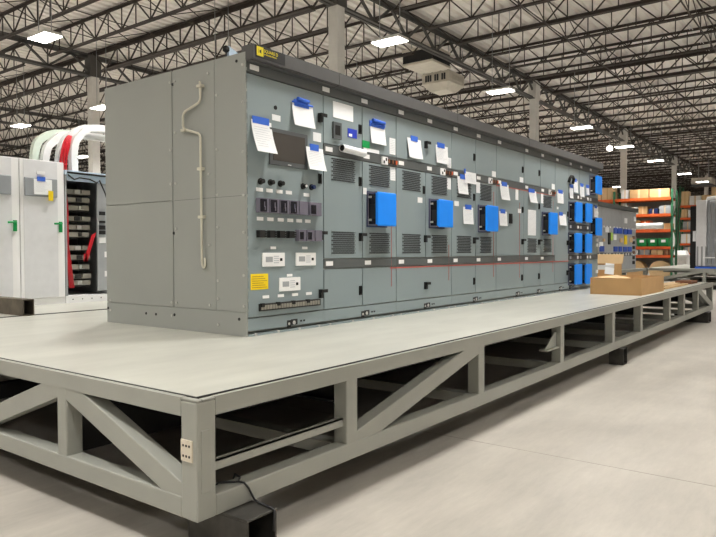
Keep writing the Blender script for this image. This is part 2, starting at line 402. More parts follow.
# ------------------------------------------------------------------ skids
def skid(x0, x1, y0, y1, label, posts_front, diag_front, posts_end, diag_end, zb=-.58, detail=True, name='skid_platform'):
    t = thing(name, label, 'steel platform', (x0, y0, zb))
    W = .104; B = .008 if detail else 0; CP = .115
    MB().box(x0+.05, x1-.05, y0+.044, y1-.044, -.012, 0).build('deck_plate', 'deck', t)
    if detail:
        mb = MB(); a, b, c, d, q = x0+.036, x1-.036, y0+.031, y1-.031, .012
        mb.box(a, b, c, c+q, -.03, .006).box(a, b, d-q, d, -.03, .006).box(a, a+q, c+q, d-q, -.03, .002).box(b-q, b, c+q, d-q, -.03, .002); mb.build('gap_strip', 'soot', t)  # black strip added to stand for the shaded gap around the plate
    if detail: MB().box(x0+.13, x1-.13, y0+.13, y1-.13, -.03, -.014).build('underside_shade_sheet', 'underside_shade', t)  # dark sheet added under the plate to stand for the shade there
    def rail(ax_, bx_, ay_, by_, nm):
        mb = MB()
        if nm == 'bottom_rail': mb.box(ax_, bx_, ay_, by_, zb, zb+.104)
        else:                                   # outer lip flush with the plate, a ledge below it carries the plate
            mb.box(ax_, bx_, ay_, by_, -.09, -.034)
            if bx_-ax_ > by_-ay_:
                a, b = (ay_, ay_+.03) if ay_ == y0 else (by_-.03, by_)
                mb.box(ax_, bx_, a, b, -.034, 0); mb.box(ax_, bx_, (b if a == ay_ else a-.05)+.016*(a == ay_), (b+.06 if a == ay_ else a-.016), -.034, -.012)
            else:
                a, b = (ax_, ax_+.034) if ax_ == x0 else (bx_-.034, bx_)
                mb.box(a, b, ay_, by_, -.034, 0); mb.box((b+.016 if a == ax_ else a-.06), (b+.06 if a == ax_ else a-.016), ay_, by_, -.034, -.012)
        return mb.build(nm, 'skid', t, bevel=B if nm == 'bottom_rail' else 0)
    for nm in ('top_rail', 'bottom_rail'):
        rail(x0+CP, x1-CP, y0, y0+W, nm); rail(x0+CP, x1-CP, y1-W, y1, nm); rail(x0, x0+W, y0+CP, y1-CP, nm); rail(x1-W, x1, y0+CP, y1-CP, nm)
    for a in (x0, x1-CP):
        for b in (y0, y1-CP):
            MB().box(a, a+CP, b, b+CP, zb, -.014).box(a+(0 if a == x0 else CP-.034), a+(.034 if a == x0 else CP), b, b+CP, -.014, 0).box(a+(.034 if a == x0 else 0), a+(CP if a == x0 else CP-.034), b+(0 if b == y0 else CP-.03), b+(.03 if b == y0 else CP), -.014, 0).build('corner_post', 'skid', t, bevel=B)
    za, zc = zb+.104, -.09
    for px_ in posts_front:
        if px_ < x0+.2 or px_ > x1-.2: continue
        MB().box(px_-.055, px_+.055, y0+.002, y0+W, za-.03, zc+.03).build('post', 'skid', t, bevel=B)
        if detail: MB().box(px_-.055, px_+.055, y1-W, y1-.002, za-.03, zc+.03).build('post', 'skid', t)
    def brace(a, b, w=.118):                    # band from (a, za) to (b, zc) cut off at the posts and rails
        lo, hi = min(a, b), max(a, b); d = Vector((b-a, zc-za)); L = d.length; d /= L; nn = Vector((-d.y, d.x))
        p0 = Vector((a, za))-d*.3; p1 = Vector((b, zc))+d*.3
        poly = [p0-nn*w/2, p1-nn*w/2, p1+nn*w/2, p0+nn*w/2]
        for k, lim, sg in ((0, lo-.01, 1), (0, hi+.01, -1), (1, za-.01, 1), (1, zc+.01, -1)):
            out = []
            for i in range(len(poly)):
                P_, Q_ = poly[i], poly[(i+1) % len(poly)]; dp = (P_[k]-lim)*sg; dq = (Q_[k]-lim)*sg
                if dp >= 0: out.append(P_)
                if dp*dq < 0: out.append(P_+(Q_-P_)*(dp/(dp-dq)))
            poly = out
        return [tuple(q) for q in poly]
    for (a, b) in diag_front:
        MB().prism(brace(a, b), 'y', y0+.003, y0+.1).build('diagonal_brace', 'skid', t, bevel=B*.7)
    for py_ in posts_end:
        if py_ < y0+.2 or py_ > y1-.2: continue
        MB().box(x0+.002, x0+W, py_-.05, py_+.05, za-.03, zc+.03).build('post', 'skid', t, bevel=B)
        MB().box(x1-W, x1-.002, py_-.05, py_+.05, za-.03, zc+.03).build('post', 'skid', t, bevel=B)
    for (a, b) in diag_end:
        MB().prism(brace(a, b), 'x', x0+.003, x0+.1).build('diagonal_brace', 'skid', t, bevel=B*.7)
        if detail: MB().prism(brace(a, b), 'x', x1-.1, x1-.003).build('diagonal_brace', 'skid', t)
    # cross beams under the plate
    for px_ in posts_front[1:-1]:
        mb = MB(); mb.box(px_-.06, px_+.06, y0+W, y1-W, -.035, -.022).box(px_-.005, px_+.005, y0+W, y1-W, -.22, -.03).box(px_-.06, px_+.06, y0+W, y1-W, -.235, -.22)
        mb.build('cross_beam', 'underside_shade' if detail else 'skid', t)  # near-black on the main skid paints shade onto the beams
        MB().box(px_-.05, px_+.05, y0+W, y1-W, zb+.01, zb+.09).build('bottom_tie', 'skid', t)
    if detail: MB().box(x0+W, x1-W, -.31, -.27, zb+.1, -.03).build('shade_plate', 'underside_shade', t)  # dark plate added lengthwise to block light inside the skid
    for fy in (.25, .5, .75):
        yy = y0+(y1-y0)*fy; MB().box(x0+W, x1-W, yy-.05, yy+.05, -.34, -.236).build('stringer', 'underside_shade' if detail else 'skid', t)  # main skid stringers get the painted shade too
    return t
XS, YS, XE, YE = -1.744, -1.489, 12.3, 3.32
pf = [XS+.052, -.549, 1.206, 3.087, 4.94, 6.32, 8.145, 9.3, 10.63, XE-.06]
pe = [-1.43, -.29, .91, 2.1, YE-.055]
main = skid(XS, XE, YS, YE, 'long grey steel skid in front carrying the main switchgear, with truss sides', pf,
            [(-.494, 1.151), (XE-.115, 10.69)], pe, [(-1.374, -.34), (.86, -.24), (.96, 2.05), (3.2, 2.15)])
mb = MB(); mb.box(-1.64, -.6, YS+.03, YS+.05, -.37, -.325); mb.box(-1.64, -.6, YS+.03, YS+.075, -.33, -.325); mb.build('mid_rail', 'skid', main)
MB().box(XS+.025, XS+.085, YS-.003, YS+.01, -.45, -.15).build('cover_plate', 'skid', main, bevel=.002)
mb = MB(); mb.box(XS-.008, XS, YS+.028, YS+.108, -.298, -.196)
for zz in (-.223, -.273):
    for yy in (.045, .067, .089): mb.tube([(XS-.0095, YS+yy, zz), (XS-.004, YS+yy, zz)], .0065, 10, 1)
p = mb.build('grounding_pad', ['skidpale', 'soot'], main); p['label'] = 'pale bolted plate with six dark holes'
mb = MB(); mb.prism([(2.98,-.16), (3.032,-.16), (3.032,-.31), (2.72,-.31)], 'y', YS+.05, YS+.06); mb.box(2.7, 3.032, YS+.02, YS+.1, -.325, -.31); mb.build('gusset', 'skid', main)
skid(-1.744, 8.1, 3.36, 7.9, 'second steel skid behind the main one carrying the white cabinets', [-1.69, .4, 2.4, 4.5, 6.6, 8.04], [], [3.42, 7.84], [], detail=False)
skid(13.2, 23.9, 2.62, 6.6, 'far steel skid carrying the second switchgear lineup behind the cardboard box', [13.26, 15, 17, 19, 21, 23.84], [], [2.7, 4.6, 6.54], [], detail=False)
skid(24.12, 34, -3.2, 2.78, 'far steel skid at right carrying the tall grey machine', [24.18, 27, 30, 33.9], [], [-3.1, -1.2, .62, 2.7], [(2.64, .67), (-1.15, .57)], zb=-.62, detail=False)
# steel tubes the skid stands on
def support(x0, x1, y0, y1, lab, z0=FZ, z1=-.58, name='support_tube'):
    mb = MB(); w = .012
    mb.box(x0, x1, y0, y1, z1-w, z1).box(x0, x1, y0, y1, z0, z0+w).box(x0, x0+w, y0, y1, z0+w, z1-w).box(x1-w, x1, y0, y1, z0+w, z1-w)
    return tag(mb.build(name, ['rawsteel'], origin=(x0, y0, z0), bevel=.003), lab, 'steel tube')
support(-1.585, -1.385, -1.655, -1.22, 'dark hollow steel tube supporting the near corner of the skid')
support(5.17, 5.35, -1.545, -1.36, 'dark hollow steel tube under the middle of the skid, its end jutting out')
support(11.4, 11.7, -1.55, -.9, 'dark steel tube supporting the far end of the main skid')
for x0, y0, y1, lab in ((-1.2, 3.5, 7.8, 'dark steel tube under the near end of the second skid'), (7.4, 3.5, 7.8, 'dark steel tube under the far end of the second skid'),
                        (13.6, 2.8, 6.5, 'dark steel tube under the near end of the far skid'), (22.9, 2.8, 6.5, 'dark steel tube under the far end of the far skid')):
    support(x0, x0+.2, y0, y1, lab)
for x0, lab in ((24.5, 'dark steel tube under the near edge of the skid with the grey machine'), (32.9, 'dark steel tube under the far edge of the skid with the grey machine')):
    support(x0, x0+.2, -3.1, 2.7, lab, z1=-.62)
# short tube lying on the skid edge at left
mb = MB(); w = .01; a0, a1 = -.214, -.094; b0, b1 = 3.27, 4.45; c0, c1 = .0, .18
mb.box(a0, a1, b0, b1, c1-w, c1).box(a0, a1, b0, b1, c0, c0+w).box(a0, a0+w, b0, b1, c0+w, c1-w).box(a1-w, a1, b0, b1, c0+w, c1-w)
tag(mb.build('steel_tube', 'rust', origin=(a0, b0, 0)), 'dark mottled steel tube lying on the skid deck in front of the white cabinets', 'steel tube')
# cable on the bottom rail
mb = MB(); mb.tube([(-1.56,-1.3,-.57), (-1.53,-1.39,-.468), (-1.46,-1.46,-.466), (-1.45,-1.492,-.468), (-1.43,-1.503,-.5), (-1.39,-1.503,-.57), (-1.4,-1.54,-.573), (-1.41,-1.64,-.574), (-1.41,-1.662,-.58), (-1.42,-1.668,-.68)], .0055, 6)
mb.tube([(-1.46,-1.46,-.464), (-1.42,-1.43,-.462), (-1.4,-1.37,-.464), (-1.38,-1.3,-.57)], .005, 6)
tag(mb.build('cable', 'soot', origin=(-1.45,-1.49,-.47)), 'thin black cable hanging over the lower rail onto the support tube', 'cable')

# ------------------------------------------------------------------ main switchgear lineup
SD = 1.99; HT = 2.30
SX = [0, .96, 2.17, 3.385, 4.635, 5.58, 6.85, 7.5, 9.1]
def handle_L(mb, x, z):
    mb.box(x, x+.035, -.03, 0, z-.05, z+.03); mb.box(x, x+.085, -.042, -.03, z, z+.03)
def handle_slot(mb, x, z, w=.04, h=.09):
    mb.box(x, x+w, -.012, 0, z-h/2, z+h/2); mb.box(x+w*.3, x+w*.7, -.02, -.012, z-h*.35, z+h*.35)
def vent(parent, x0, x1, z0, z1):
    mb = MB(); n = max(3, int((z1-z0)/.0185)); dz = (z1-z0)/n
    mb.box(x0-.012, x1+.012, -.002, 0, z0-.008, z1+.008)
    for k in range(n):
        off = (k % 2)*.012; x = x0+off; zc = z0+(k+.5)*dz
        while x+.017 <= x1+.004:
            mb.box(x, x+.0185, -.0045, -.0015, zc-dz*.37, zc+dz*.37, 1); x += .024
        if k % 2 == 0: mb.box(x0-.016, x0, -.005, -.001, zc-dz*.2, zc+dz*.2, 1); mb.box(x1, x1+.016, -.005, -.001, zc-dz*.2, zc+dz*.2, 1)
    return mb.build('vent', ['paint', 'slot'], parent)
def door(t, x0, x1, z0, z1, handles=(), name='door'):
    g = .006
    d = MB().box(x0+g, x1-g, 0, .02, z0+g, z1-g).build(name, 'paint', t, bevel=.003)
    for kind, hx, hz in handles:
        mb = MB()
        if kind == 'L': handle_L(mb, hx, hz)
        elif kind == 'big': handle_slot(mb, hx, hz, .1, .14)
        else: handle_slot(mb, hx, hz)
        mb.build('handle', 'black', d)
    return d
def plate(t, x, z, w=.1, h=.042, y=0, name='nameplate'):
    return MB().box(x, x+w, y-.004, y, z-h/2, z+h/2).build(name, 'tagwhite', t)
def base_icons(mb, x):
    mb.box(x, x+.045, -.006, .002, .035, .095, 1); mb.box(x+.05, x+.13, -.005, .002, .05, .1, 1); mb.tube([(x+.085,-.008,.07), (x+.085,0,.07)], .018, 10, 2); mb.tube([(x+.02,-.009,.065), (x+.02,0,.065)], .012, 8, 2)
    mb.box(x+.17, x+.19, -.005, .002, .07, .085, 1); mb.box(x+.21, x+.23, -.005, .002, .07, .085, 1)
def section(i, label, plates_top, plates_low, plates_mid, icon=None):
    x0, x1 = SX[i], SX[i+1]
    t = thing('switchgear_cabinet', label, 'switchgear cabinet', (x0, 0, 0), 'cabinets of the main switchgear lineup')
    g = .002
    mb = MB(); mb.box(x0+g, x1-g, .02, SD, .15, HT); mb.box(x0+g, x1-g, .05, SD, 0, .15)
    mb.build('body', 'paint_side_lit', t)
    mb = MB(); mb.box(x0+g, x1-g, .0, .05, .045, .146); mb.box(x0+g, x1-g, -.005, .05, 0, .018)
    if icon: base_icons(mb, icon)
    for k in range(4): 
        bx_ = x0+.08+(x1-x0-.16)*k/3; mb.tube([(bx_,-.012,.012), (bx_,.02,.012)], .012, 8, 2)
    mb.build('plinth', ['paint', 'soot', 'zinc'], t)
    MB().box(x0+g, x1-g, -.003, .02, 2.142, HT-.03).build('header_strip', 'paint_dark', t)
    for px_ in plates_top: plate(t, px_, 2.19, y=-.003)
    if plates_mid is not None:
        MB().box(x0+g, x1-g, -.004, .02, 1.597, 1.69).build('middle_band', 'paint_dark', t)
        for px_ in plates_mid: plate(t, px_, 1.645, y=-.004)
    if plates_low is not None:
        MB().box(x0+g, x1-g, -.004, .02, .535, .622).build('lower_band', 'paint_dark', t)
        for px_ in plates_low: plate(t, px_, .58, y=-.004)
    return t
def red_lines(t, x0, x1, vx=None, z0=.32, z1=.96):
    mb = MB(); mb.box(x0, x1, -.004, -.0005, .51, .524)
    if vx: mb.box(vx, vx+.005, -.004, -.0005, z0, z1)
    mb.build('red_tape_line', 'redstripe', t)
def blue_cover(t, x0, z0, z1, w=.34, d=.125, name='breaker_cover'):
    x1 = x0+w
    c = MB().box(x0+.02, x1-.015, -d+.02, 0, z0+.02, z1-.02).build(name, 'smoke', t); c['label'] = 'breaker under a bright blue cover'
    mb = MB(); mb.box(x0-.008, x1+.006, -.01, 0, z0-.01, z1+.01); mb.build('mounting_frame', 'navy', c)
    mb = MB(); b = .012
    mb.box(x0-.002, x0+.008, -d, -.01, z1-b, z1); mb.box(x0-.002, x0+.008, -d, -.01, z0, z0+b); mb.box(x0-.004, x0+.004, -.02, -.01, z0, z1)
    mb.box(x0-.003, x0+.012, -.05, -.02, z1-.06, z1-.04, 1); mb.box(x0-.003, x0+.012, -.05, -.02, z0+.05, z0+.07, 1)
    mb.build('clear_edge', ['clear', 'zinc'], c)
    mb = MB(); mb.box(x0+.012, x0+.016, -.09, -.03, z0+.07, z1-.12); mb.build('breaker_side', 'soot', c)
    MB().box(x0, x1, -d-.008, -d+.025, z0, z1).build('blue_lid', 'blue', c, bevel=.012)
    return c

# section 1: control cabinet
t1 = section(0, 'near end control cabinet with touch panel, knobs, relays and yellow warning label', [.035], None, None, .46)
d1 = door(t1, 0, .96, .15, 2.14, [('L', .885, 1.925), ('slot', .885, 1.36), ('L', .885, .85), ('L', .885, .315)])
hm = MB().box(.25, .73, -.012, 0, 1.425, 1.735).build('touch_panel', 'bezel', t1, bevel=.004)
MB().box(.29, .69, -.014, -.011, 1.465, 1.7).build('screen', 'screen', hm)
MB().box(.47, .51, -.0145, -.0115, 1.438, 1.444).build('panel_mark', 'tagwhite', hm)
MB().box(.29, .39, -.003, 0, 1.80, 1.85).build('info_card', 'paper', t1)
cyl(MB(), (.33,-.006,1.91), 'y', .018, .006).build('key_lock', 'black', t1)
MB().box(.815, .925, -.003, 0, 1.695, 1.775).build('document_list', 'paper', t1)
for kx, kz, m in ((.145,1.273,'black'), (.26,1.273,'black'), (.38,1.273,'black'), (.67,1.273,'black'), (.785,1.273,'navy')):
    mb = MB(); cyl(mb, (kx,-.012,kz), 'y', .027, .012, 14, 0); cyl(mb, (kx,-.045,kz), 'y', .019, .035, 12, 1)
    if kx == .67: cyl(mb, (kx,-.05,kz), 'y', .013, .006, 10, 2)
    mb.build('selector_knob', ['black', m, 'tagwhite'], t1)
for kx in (.1,.215,.335,.452): plate(t1, kx, 1.205, .075, .03)
plate(t1, .682, 1.2, .075, .03)
for k in range(5):                              # upper relay row under clear covers
    x = .095+k*.122
    r = MB().box(x, x+.112, -.045, 0, 1.015, 1.135).build('relay', 'clear', t1, bevel=.003)
    if k < 4:
        mb = MB(); mb.box(x+.006, x+.082, -.048, -.045, 1.022, 1.126); mb.box(x+.05, x+.058, -.05, -.047, 1.06, 1.105, 1); mb.box(x+.056, x+.064, -.05, -.047, 1.035, 1.07, 1)
        mb.build('relay_core', ['smoke', 'clear'], r)
for k in range(1):
    r = MB().box(.725, .88, -.045, 0, 1.015, 1.135).build('relay', 'clear', t1, bevel=.003); MB().box(.735, .8, -.048, -.045, 1.03, 1.11).build('relay_core', 'smoke', r)
for kx in (.105,.225,.35,.47,.585,.7): plate(t1, kx, .965, .072, .03)
for k in range(4):
    x = .1+k*.118; mb = MB(); mb.box(x, x+.066, -.04, 0, .81, .87)
    for q in range(3): mb.box(x+.066, x+.084, -.045, 0, .815+q*.018, .827+q*.018)
    mb.build('test_switch', 'black', t1)
for x, w in ((.57,.09), (.675,.1), (.79,.09)):
    r = MB().box(x, x+w, -.05, 0, .785, .885).build('relay', 'clear', t1, bevel=.003)
    if x < .76: MB().box(x+.008, x+w*.62, -.053, -.05, .8, .865).build('relay_core', 'smoke', r)
plate(t1, .257, .725, .068, .022); plate(t1, .66, .725, .068, .022); plate(t1, .46, .487, .068, .022)
for x, z in ((.16,.625), (.57,.625), (.36,.41)):
    m = MB().box(x, x+.265, -.012, 0, z-.058, z+.058).build('meter_relay', 'tagwhite', t1, bevel=.003)
    mb = MB(); mb.box(x+.035, x+.115, -.014, -.011, z-.02, z+.025)
    for q in range(4): mb.box(x+.13, x+.19, -.014, -.011, z-.03+q*.018, z-.022+q*.018, 1)
    mb.box(x+.205, x+.23, -.016, -.011, z-.012, z+.012, 2); mb.build('meter_face', ['kit', 'ink', 'black'], m)
y_ = MB().box(.032, .23, -.003, 0, .38, .51).build('warning_label', 'yellow', t1); y_['label'] = 'yellow label with lines of small print'
mb = MB()
for q in range(6): mb.box(.045, .215-(q % 3)*.02, -.0045, -.003, .396+q*.018, .399+q*.018)
mb.build('print_lines', 'brown', y_)
for kx in (.165,.345,.525,.71): plate(t1, kx, .315, .075, .025)
mb = MB(); mb.box(.12, .89, -.02, 0, .2, .26)
for q in range(22): mb.box(.13+q*.034, .152+q*.034, -.028, -.018, .212, .248, 1)
for q in (.125, .31, .5, .69): mb.box(q, q+.035, -.034, -.01, .235, .265, 2)
mb.build('terminal_strip', ['moduledark', 'module', 'black'], t1)
# end panel of section 1
e = MB(); g = .004
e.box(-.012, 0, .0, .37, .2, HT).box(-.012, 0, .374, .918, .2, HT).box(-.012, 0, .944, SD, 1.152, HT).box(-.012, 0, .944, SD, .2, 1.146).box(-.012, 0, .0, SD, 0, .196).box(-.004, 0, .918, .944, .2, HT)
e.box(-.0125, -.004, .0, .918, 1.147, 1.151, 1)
e.build('end_panel', ['paint_side_lit', 'paint_dark'], t1, bevel=.0015)
mb = MB()
for yy, zs in ((.03, (2.2,1.9,1.5,1.15,.85,.5,.25)), (.345, (2.0,1.55,1.17,.9,.45,.3,.08)), (.45, (2.2,1.35,.75,.24)), (.895, (2.2,1.75,1.3,.9,.24)), (.965, (2.2,1.6,1.3,.24,.12)), (1.93, (.22,.12))):
    for z in zs: MB().tube([(-.02, yy, z), (-.01, yy, z)], .011, 8).build('bolt', 'zinc', t1)
for yy in (1.2, 1.35): MB().tube([(-.016, yy, .12), (-.01, yy, .12)], .012, 8).build('bolt', 'soot', t1)
for yy, zz in ((.09,.14), (.93,2.18), (.93,.86), (.93,.13), (1.97,.14), (.1,2.24)): MB().tube([(-.016, yy, zz), (-.003, yy, zz)], .013, 8).build('bolt', 'soot', t1)
pp = [(.529,2.14),(.529,2.112),(.524,1.968),(.758,1.903),(.76,1.764),(.528,1.694),(.523,.614),(.516,.566),(.495,.556),(.48,.581),(.487,.642)]
pp = [(-.035, a, b) for a, b in pp]; pv = [pp[0]]
for a, b, c in zip(pp, pp[1:], pp[2:]):
    a, b, c = Vector(a), Vector(b), Vector(c); r1 = min(.03, (b-a).length*.45); r2 = min(.03, (c-b).length*.45)
    pv += [b+(a-b).normalized()*r1, b+((a-b).normalized()*r1+(c-b).normalized()*r2)*.35, b+(c-b).normalized()*r2]
pv.append(pp[-1])
mb = MB().tube(pv, .0105, 10)
for yy, zz in ((.529,2.1), (.745,1.75), (.53,1.4), (.524,.99)): mb.box(-.05, -.012, yy-.03, yy+.03, zz-.012, zz+.012); mb.tube([(-.055,yy-.02,zz), (-.04,yy-.02,zz)], .01, 8)
p = mb.build('conduit_rod', 'cream', t1); p['label'] = 'cream rod bent in steps down the end panel'
mb = MB()
for k in range(24): mb.box(-.014, .004, -.004, .0, .2+k*.085, .222+k*.085)
mb.build('door_hinge', 'hingepaint', t1)
# sections 2..7
def std_vents(d, x0, xm, x1, up=True, low=True, left=True, right=True):
    pass
t2 = section(1, 'switchgear cabinet with blank white placard and paper roll, second from near end', [.945, 1.545], [.985, 1.595], [.985, 1.575], 1.54)
xm = 1.562; da = door(t2, .96, xm, 1.69, 2.14, [('slot', 1.5, 1.9)]); db = door(t2, xm, 2.17, 1.69, 2.14)
dc = door(t2, .96, xm, .622, 1.597, [('slot', 1.5, 1.385), ('L', 1.5, .845)]); dd = door(t2, xm, 2.17, .622, 1.597)
door(t2, .96, xm, .15, .535, [('slot', 1.5, .305)]); door(t2, xm, 2.17, .15, .535)
vent(dc, 1.085, 1.425, 1.36, 1.575); vent(dd, 1.69, 2.03, 1.36, 1.57); vent(dc, 1.085, 1.425, .668, .885); vent(dd, 1.69, 2.03, .668, .885)
p = MB().box(1.1, 1.41, -.004, 0, 1.955, 2.105).build('placard', 'paper', da)
mb = MB(); mb.box(1.09, 1.21, -.02, 0, 1.755, 1.91); mb.box(1.115, 1.185, -.023, -.02, 1.79, 1.88, 1); mb.build('meter', ['bezel', 'black'], da)
mb = MB(); mb.box(1.325, 1.47, -.004, 0, 1.80, 1.885); mb.box(1.34, 1.39, -.005, -.004, 1.81, 1.835, 1); mb.build('blue_sticker', ['stickerblue', 'tagwhite'], da)
tg = MB().box(1.56, 1.68, -.006, 0, 1.73, 1.8).build('green_tag', 'green', db)
MB().box(1.58, 1.85, -.003, 0, 1.695, 1.73).build('white_card', 'paper', db)
def list_sheet(t, x0, x1, z0, z1, lines=True):
    mb = MB().box(x0, x1, -.0035, 0, z0, z1)
    if lines:
        z = z0+.02
        while z < z1-.01: mb.box(x0+.012, x1-.012, -.0042, -.003, z, z+.003, 1); z += .018
    return mb.build('label_sheet', ['paper', 'ink'], t)
list_sheet(t2, 2.04, 2.15, 1.72, 1.89); list_sheet(t2, 2.055, 2.15, 1.445, 1.585)
def band_part(t, x, z=1.635):
    mb = MB(); mb.box(x, x+.1, -.02, -.004, z-.04, z+.04); mb.box(x+.02, x+.04, -.024, -.02, z-.03, z, 1); mb.box(x+.06, x+.08, -.024, -.02, z, z+.03, 1)
    for k, m in enumerate((2, 1, 2, 1, 3)): mb.box(x+.11+k*.034, x+.137+k*.034, -.025, -.004, z-.02, z+.02, m)
    return mb.build('interlock_block', ['tagwhite', 'black', 'brown', 'rackorange'], t)
band_part(t2, 1.885)
red_lines(t2, 2.05, 2.168, 2.07)
blue_cover(t2, 1.64, .95, 1.29)
MB().box(1.572, 1.63, -.004, 0, 1.265, 1.33).build('door_tag', 'tagwhite', dd)
t3 = section(2, 'switchgear cabinet with one undivided upper door and two taped sheets', [2.21, 2.81], [2.21, 2.81], [2.21, 2.8], 2.74)
xm = 2.775; door(t3, 2.17, 3.385, 1.69, 2.14, [('L', 2.745, 1.915)])
dc = door(t3, 2.17, xm, .622, 1.597, [('slot', 2.71, 1.39), ('L', 2.735, .845)]); dd = door(t3, xm, 3.385, .622, 1.597); door(t3, 2.17, 3.385, .15, .535, [('L', 2.74, .31)])
vent(dc, 2.3, 2.65, 1.36, 1.575); vent(dd, 2.92, 3.26, 1.36, 1.57); vent(dc, 2.3, 2.65, .668, .885); vent(dd, 2.92, 3.26, .668, .885)
band_part(t3, 3.1); list_sheet(t3, 3.275, 3.37, 1.7, 1.82); list_sheet(t3, 3.27, 3.36, 1.44, 1.575, False); red_lines(t3, 2.175, 3.38, 3.31, .34, .77); blue_cover(t3, 2.85, .97, 1.29)
MB().box(2.6, 2.7, -.004, 0, 1.24, 1.3).build('door_tag', 'tagwhite', dc)
t4 = section(3, 'switchgear cabinet with blank upper doors and overlapping sheets on its middle door', [3.425, 4.045], [3.425, 4.045], [3.425, 4.045], 3.95)
xm = 4.022; door(t4, 3.385, xm, 1.69, 2.14, [('slot', 3.955, 1.9)]); door(t4, xm, 4.635, 1.69, 2.14)
dc = door(t4, 3.385, xm, .622, 1.597, [('slot', 3.95, 1.385), ('L', 3.945, .84)]); dd = door(t4, xm, 4.635, .622, 1.597)
door(t4, 3.385, xm, .15, .535, [('slot', 3.955, .305)]); door(t4, xm, 4.635, .15, .535)
vent(dc, 3.53, 3.88, 1.36, 1.575); vent(dd, 4.16, 4.48, 1.36, 1.57); vent(dc, 3.53, 3.88, .668, .885); vent(dd, 4.16, 4.48, .668, .885)
band_part(t4, 4.38); list_sheet(t4, 4.035, 4.14, 1.45, 1.59, False); list_sheet(t4, 4.5, 4.615, 1.7, 1.775, False); red_lines(t4, 3.39, 4.63, 4.55, .34, 1.5); blue_cover(t4, 4.09, .95, 1.29)
MB().box(3.45, 3.56, -.004, 0, 1.25, 1.31).build('door_tag', 'tagwhite', dc)
t5 = section(4, 'switchgear cabinet with plain undivided doors and a big black handle plate', [4.675], [4.675], [4.675], 5.3)
door(t5, 4.635, 5.58, 1.69, 2.14, [('slot', 5.5, 1.89)]); dc = door(t5, 4.635, 5.58, .622, 1.597, [('big', 5.05, 1.155), ('slot', 5.5, 1.3), ('L', 5.49, .84)]); door(t5, 4.635, 5.58, .15, .535, [('slot', 5.49, .3)])
list_sheet(t5, 5.27, 5.37, 1.435, 1.59, False); list_sheet(t5, 5.42, 5.55, 1.7, 1.775, False); red_lines(t5, 4.64, 5.575, 5.42, .3, 1.4); MB().box(4.64, 5.575, -.0045, -.0005, 1.586, 1.596).build('red_tape_line', 'redstripe', t5)
MB().box(5.36, 5.47, -.004, 0, 1.25, 1.31).build('door_tag', 'tagwhite', dc)
t6 = section(5, 'switchgear cabinet with tall white list on its middle door and plain vents', [5.62, 6.245], [5.62, 6.245], [5.62, 6.25], 6.1)
xm = 6.225; door(t6, 5.58, xm, 1.69, 2.14, [('slot', 6.14, 1.9)]); door(t6, xm, 6.85, 1.69, 2.14)
dc = door(t6, 5.58, xm, .622, 1.597, [('slot', 6.14, 1.385), ('L', 6.13, .84)]); dd = door(t6, xm, 6.85, .622, 1.597); door(t6, 5.58, xm, .15, .535, [('slot', 6.14, .3)]); door(t6, xm, 6.85, .15, .535)
vent(dd, 6.35, 6.68, 1.38, 1.56); vent(dc, 5.73, 6.06, .668, .885); vent(dd, 6.37, 6.69, .668, .885)
list_sheet(t6, 5.735, 6.035, .93, 1.315); list_sheet(t6, 6.235, 6.33, 1.44, 1.59, False); list_sheet(t6, 6.7, 6.83, 1.69, 1.78, False); band_part(t6, 6.55); red_lines(t6, 5.585, 6.845, 6.76, .35, 1.5); MB().box(5.585, 6.845, -.0045, -.0005, 1.586, 1.596).build('red_tape_line', 'redstripe', t6); blue_cover(t6, 6.29, .95, 1.3)
t7 = section(6, 'narrow plain full-height cabinet left of the stack of blue breaker covers', [6.885], None, None, 7.05)
door(t7, 6.85, 7.5, .15, 2.14, [('slot', 7.42, 1.32), ('L', 7.4, .84), ('L', 7.4, .33)])
red_lines(t7, 6.855, 7.495); MB().box(6.93, 7.0, -.004, 0, 1.38, 1.42).build('door_tag', 'tagwhite', t7)
t8 = section(7, 'far end cabinet covered with a stack of bright blue breaker covers', [7.52, 8.07, 8.6], None, None, 7.55)
cx3 = [7.5, 8.03, 8.57, 9.1]
for c in range(3):
    for z0, z1 in ((.15,.535), (.622,1.06), (1.165,1.597), (1.69,2.14)): door(t8, cx3[c], cx3[c+1], z0, z1, name='breaker_door')
for z0, z1 in ((.535,.622), (1.06,1.165), (1.597,1.69)):
    MB().box(7.502, 9.098, -.004, .02, z0, z1).build('band', 'canopy', t8)
    for x in (7.55, 7.93, 8.08, 8.46, 8.62): plate(t8, x, (z0+z1)/2, .07, .05, y=-.004)
for x0, z0, z1 in ((7.49,1.18,1.53), (8.04,1.2,1.54), (7.48,.655,1.0), (8.04,.655,1.0), (7.49,.11,.465), (8.04,.1,.46), (8.6,1.74,2.08), (8.62,.975,1.305)):
    blue_cover(t8, x0, z0, z1, .33 if x0 > 7.6 else .34)
mb = MB().tube([(7.44,-.02,1.86), (7.44,-.04,1.93), (7.47,-.05,1.965), (7.55,-.05,1.965), (7.6,-.05,1.93), (7.61,-.03,1.85)], .026, 8); mb.build('cable_loop', 'black', t8)
mb = MB()
for z in (1.4, 1.25, .8, .9, .3): mb.box(9.0, 9.08, -.02, 0, z-.03, z+.03)
mb.build('door_tag', 'tagwhite', t8)
MB().box(9.1, 9.112, 0, SD, .0, HT).build('end_panel', 'paint_side_lit', t8)
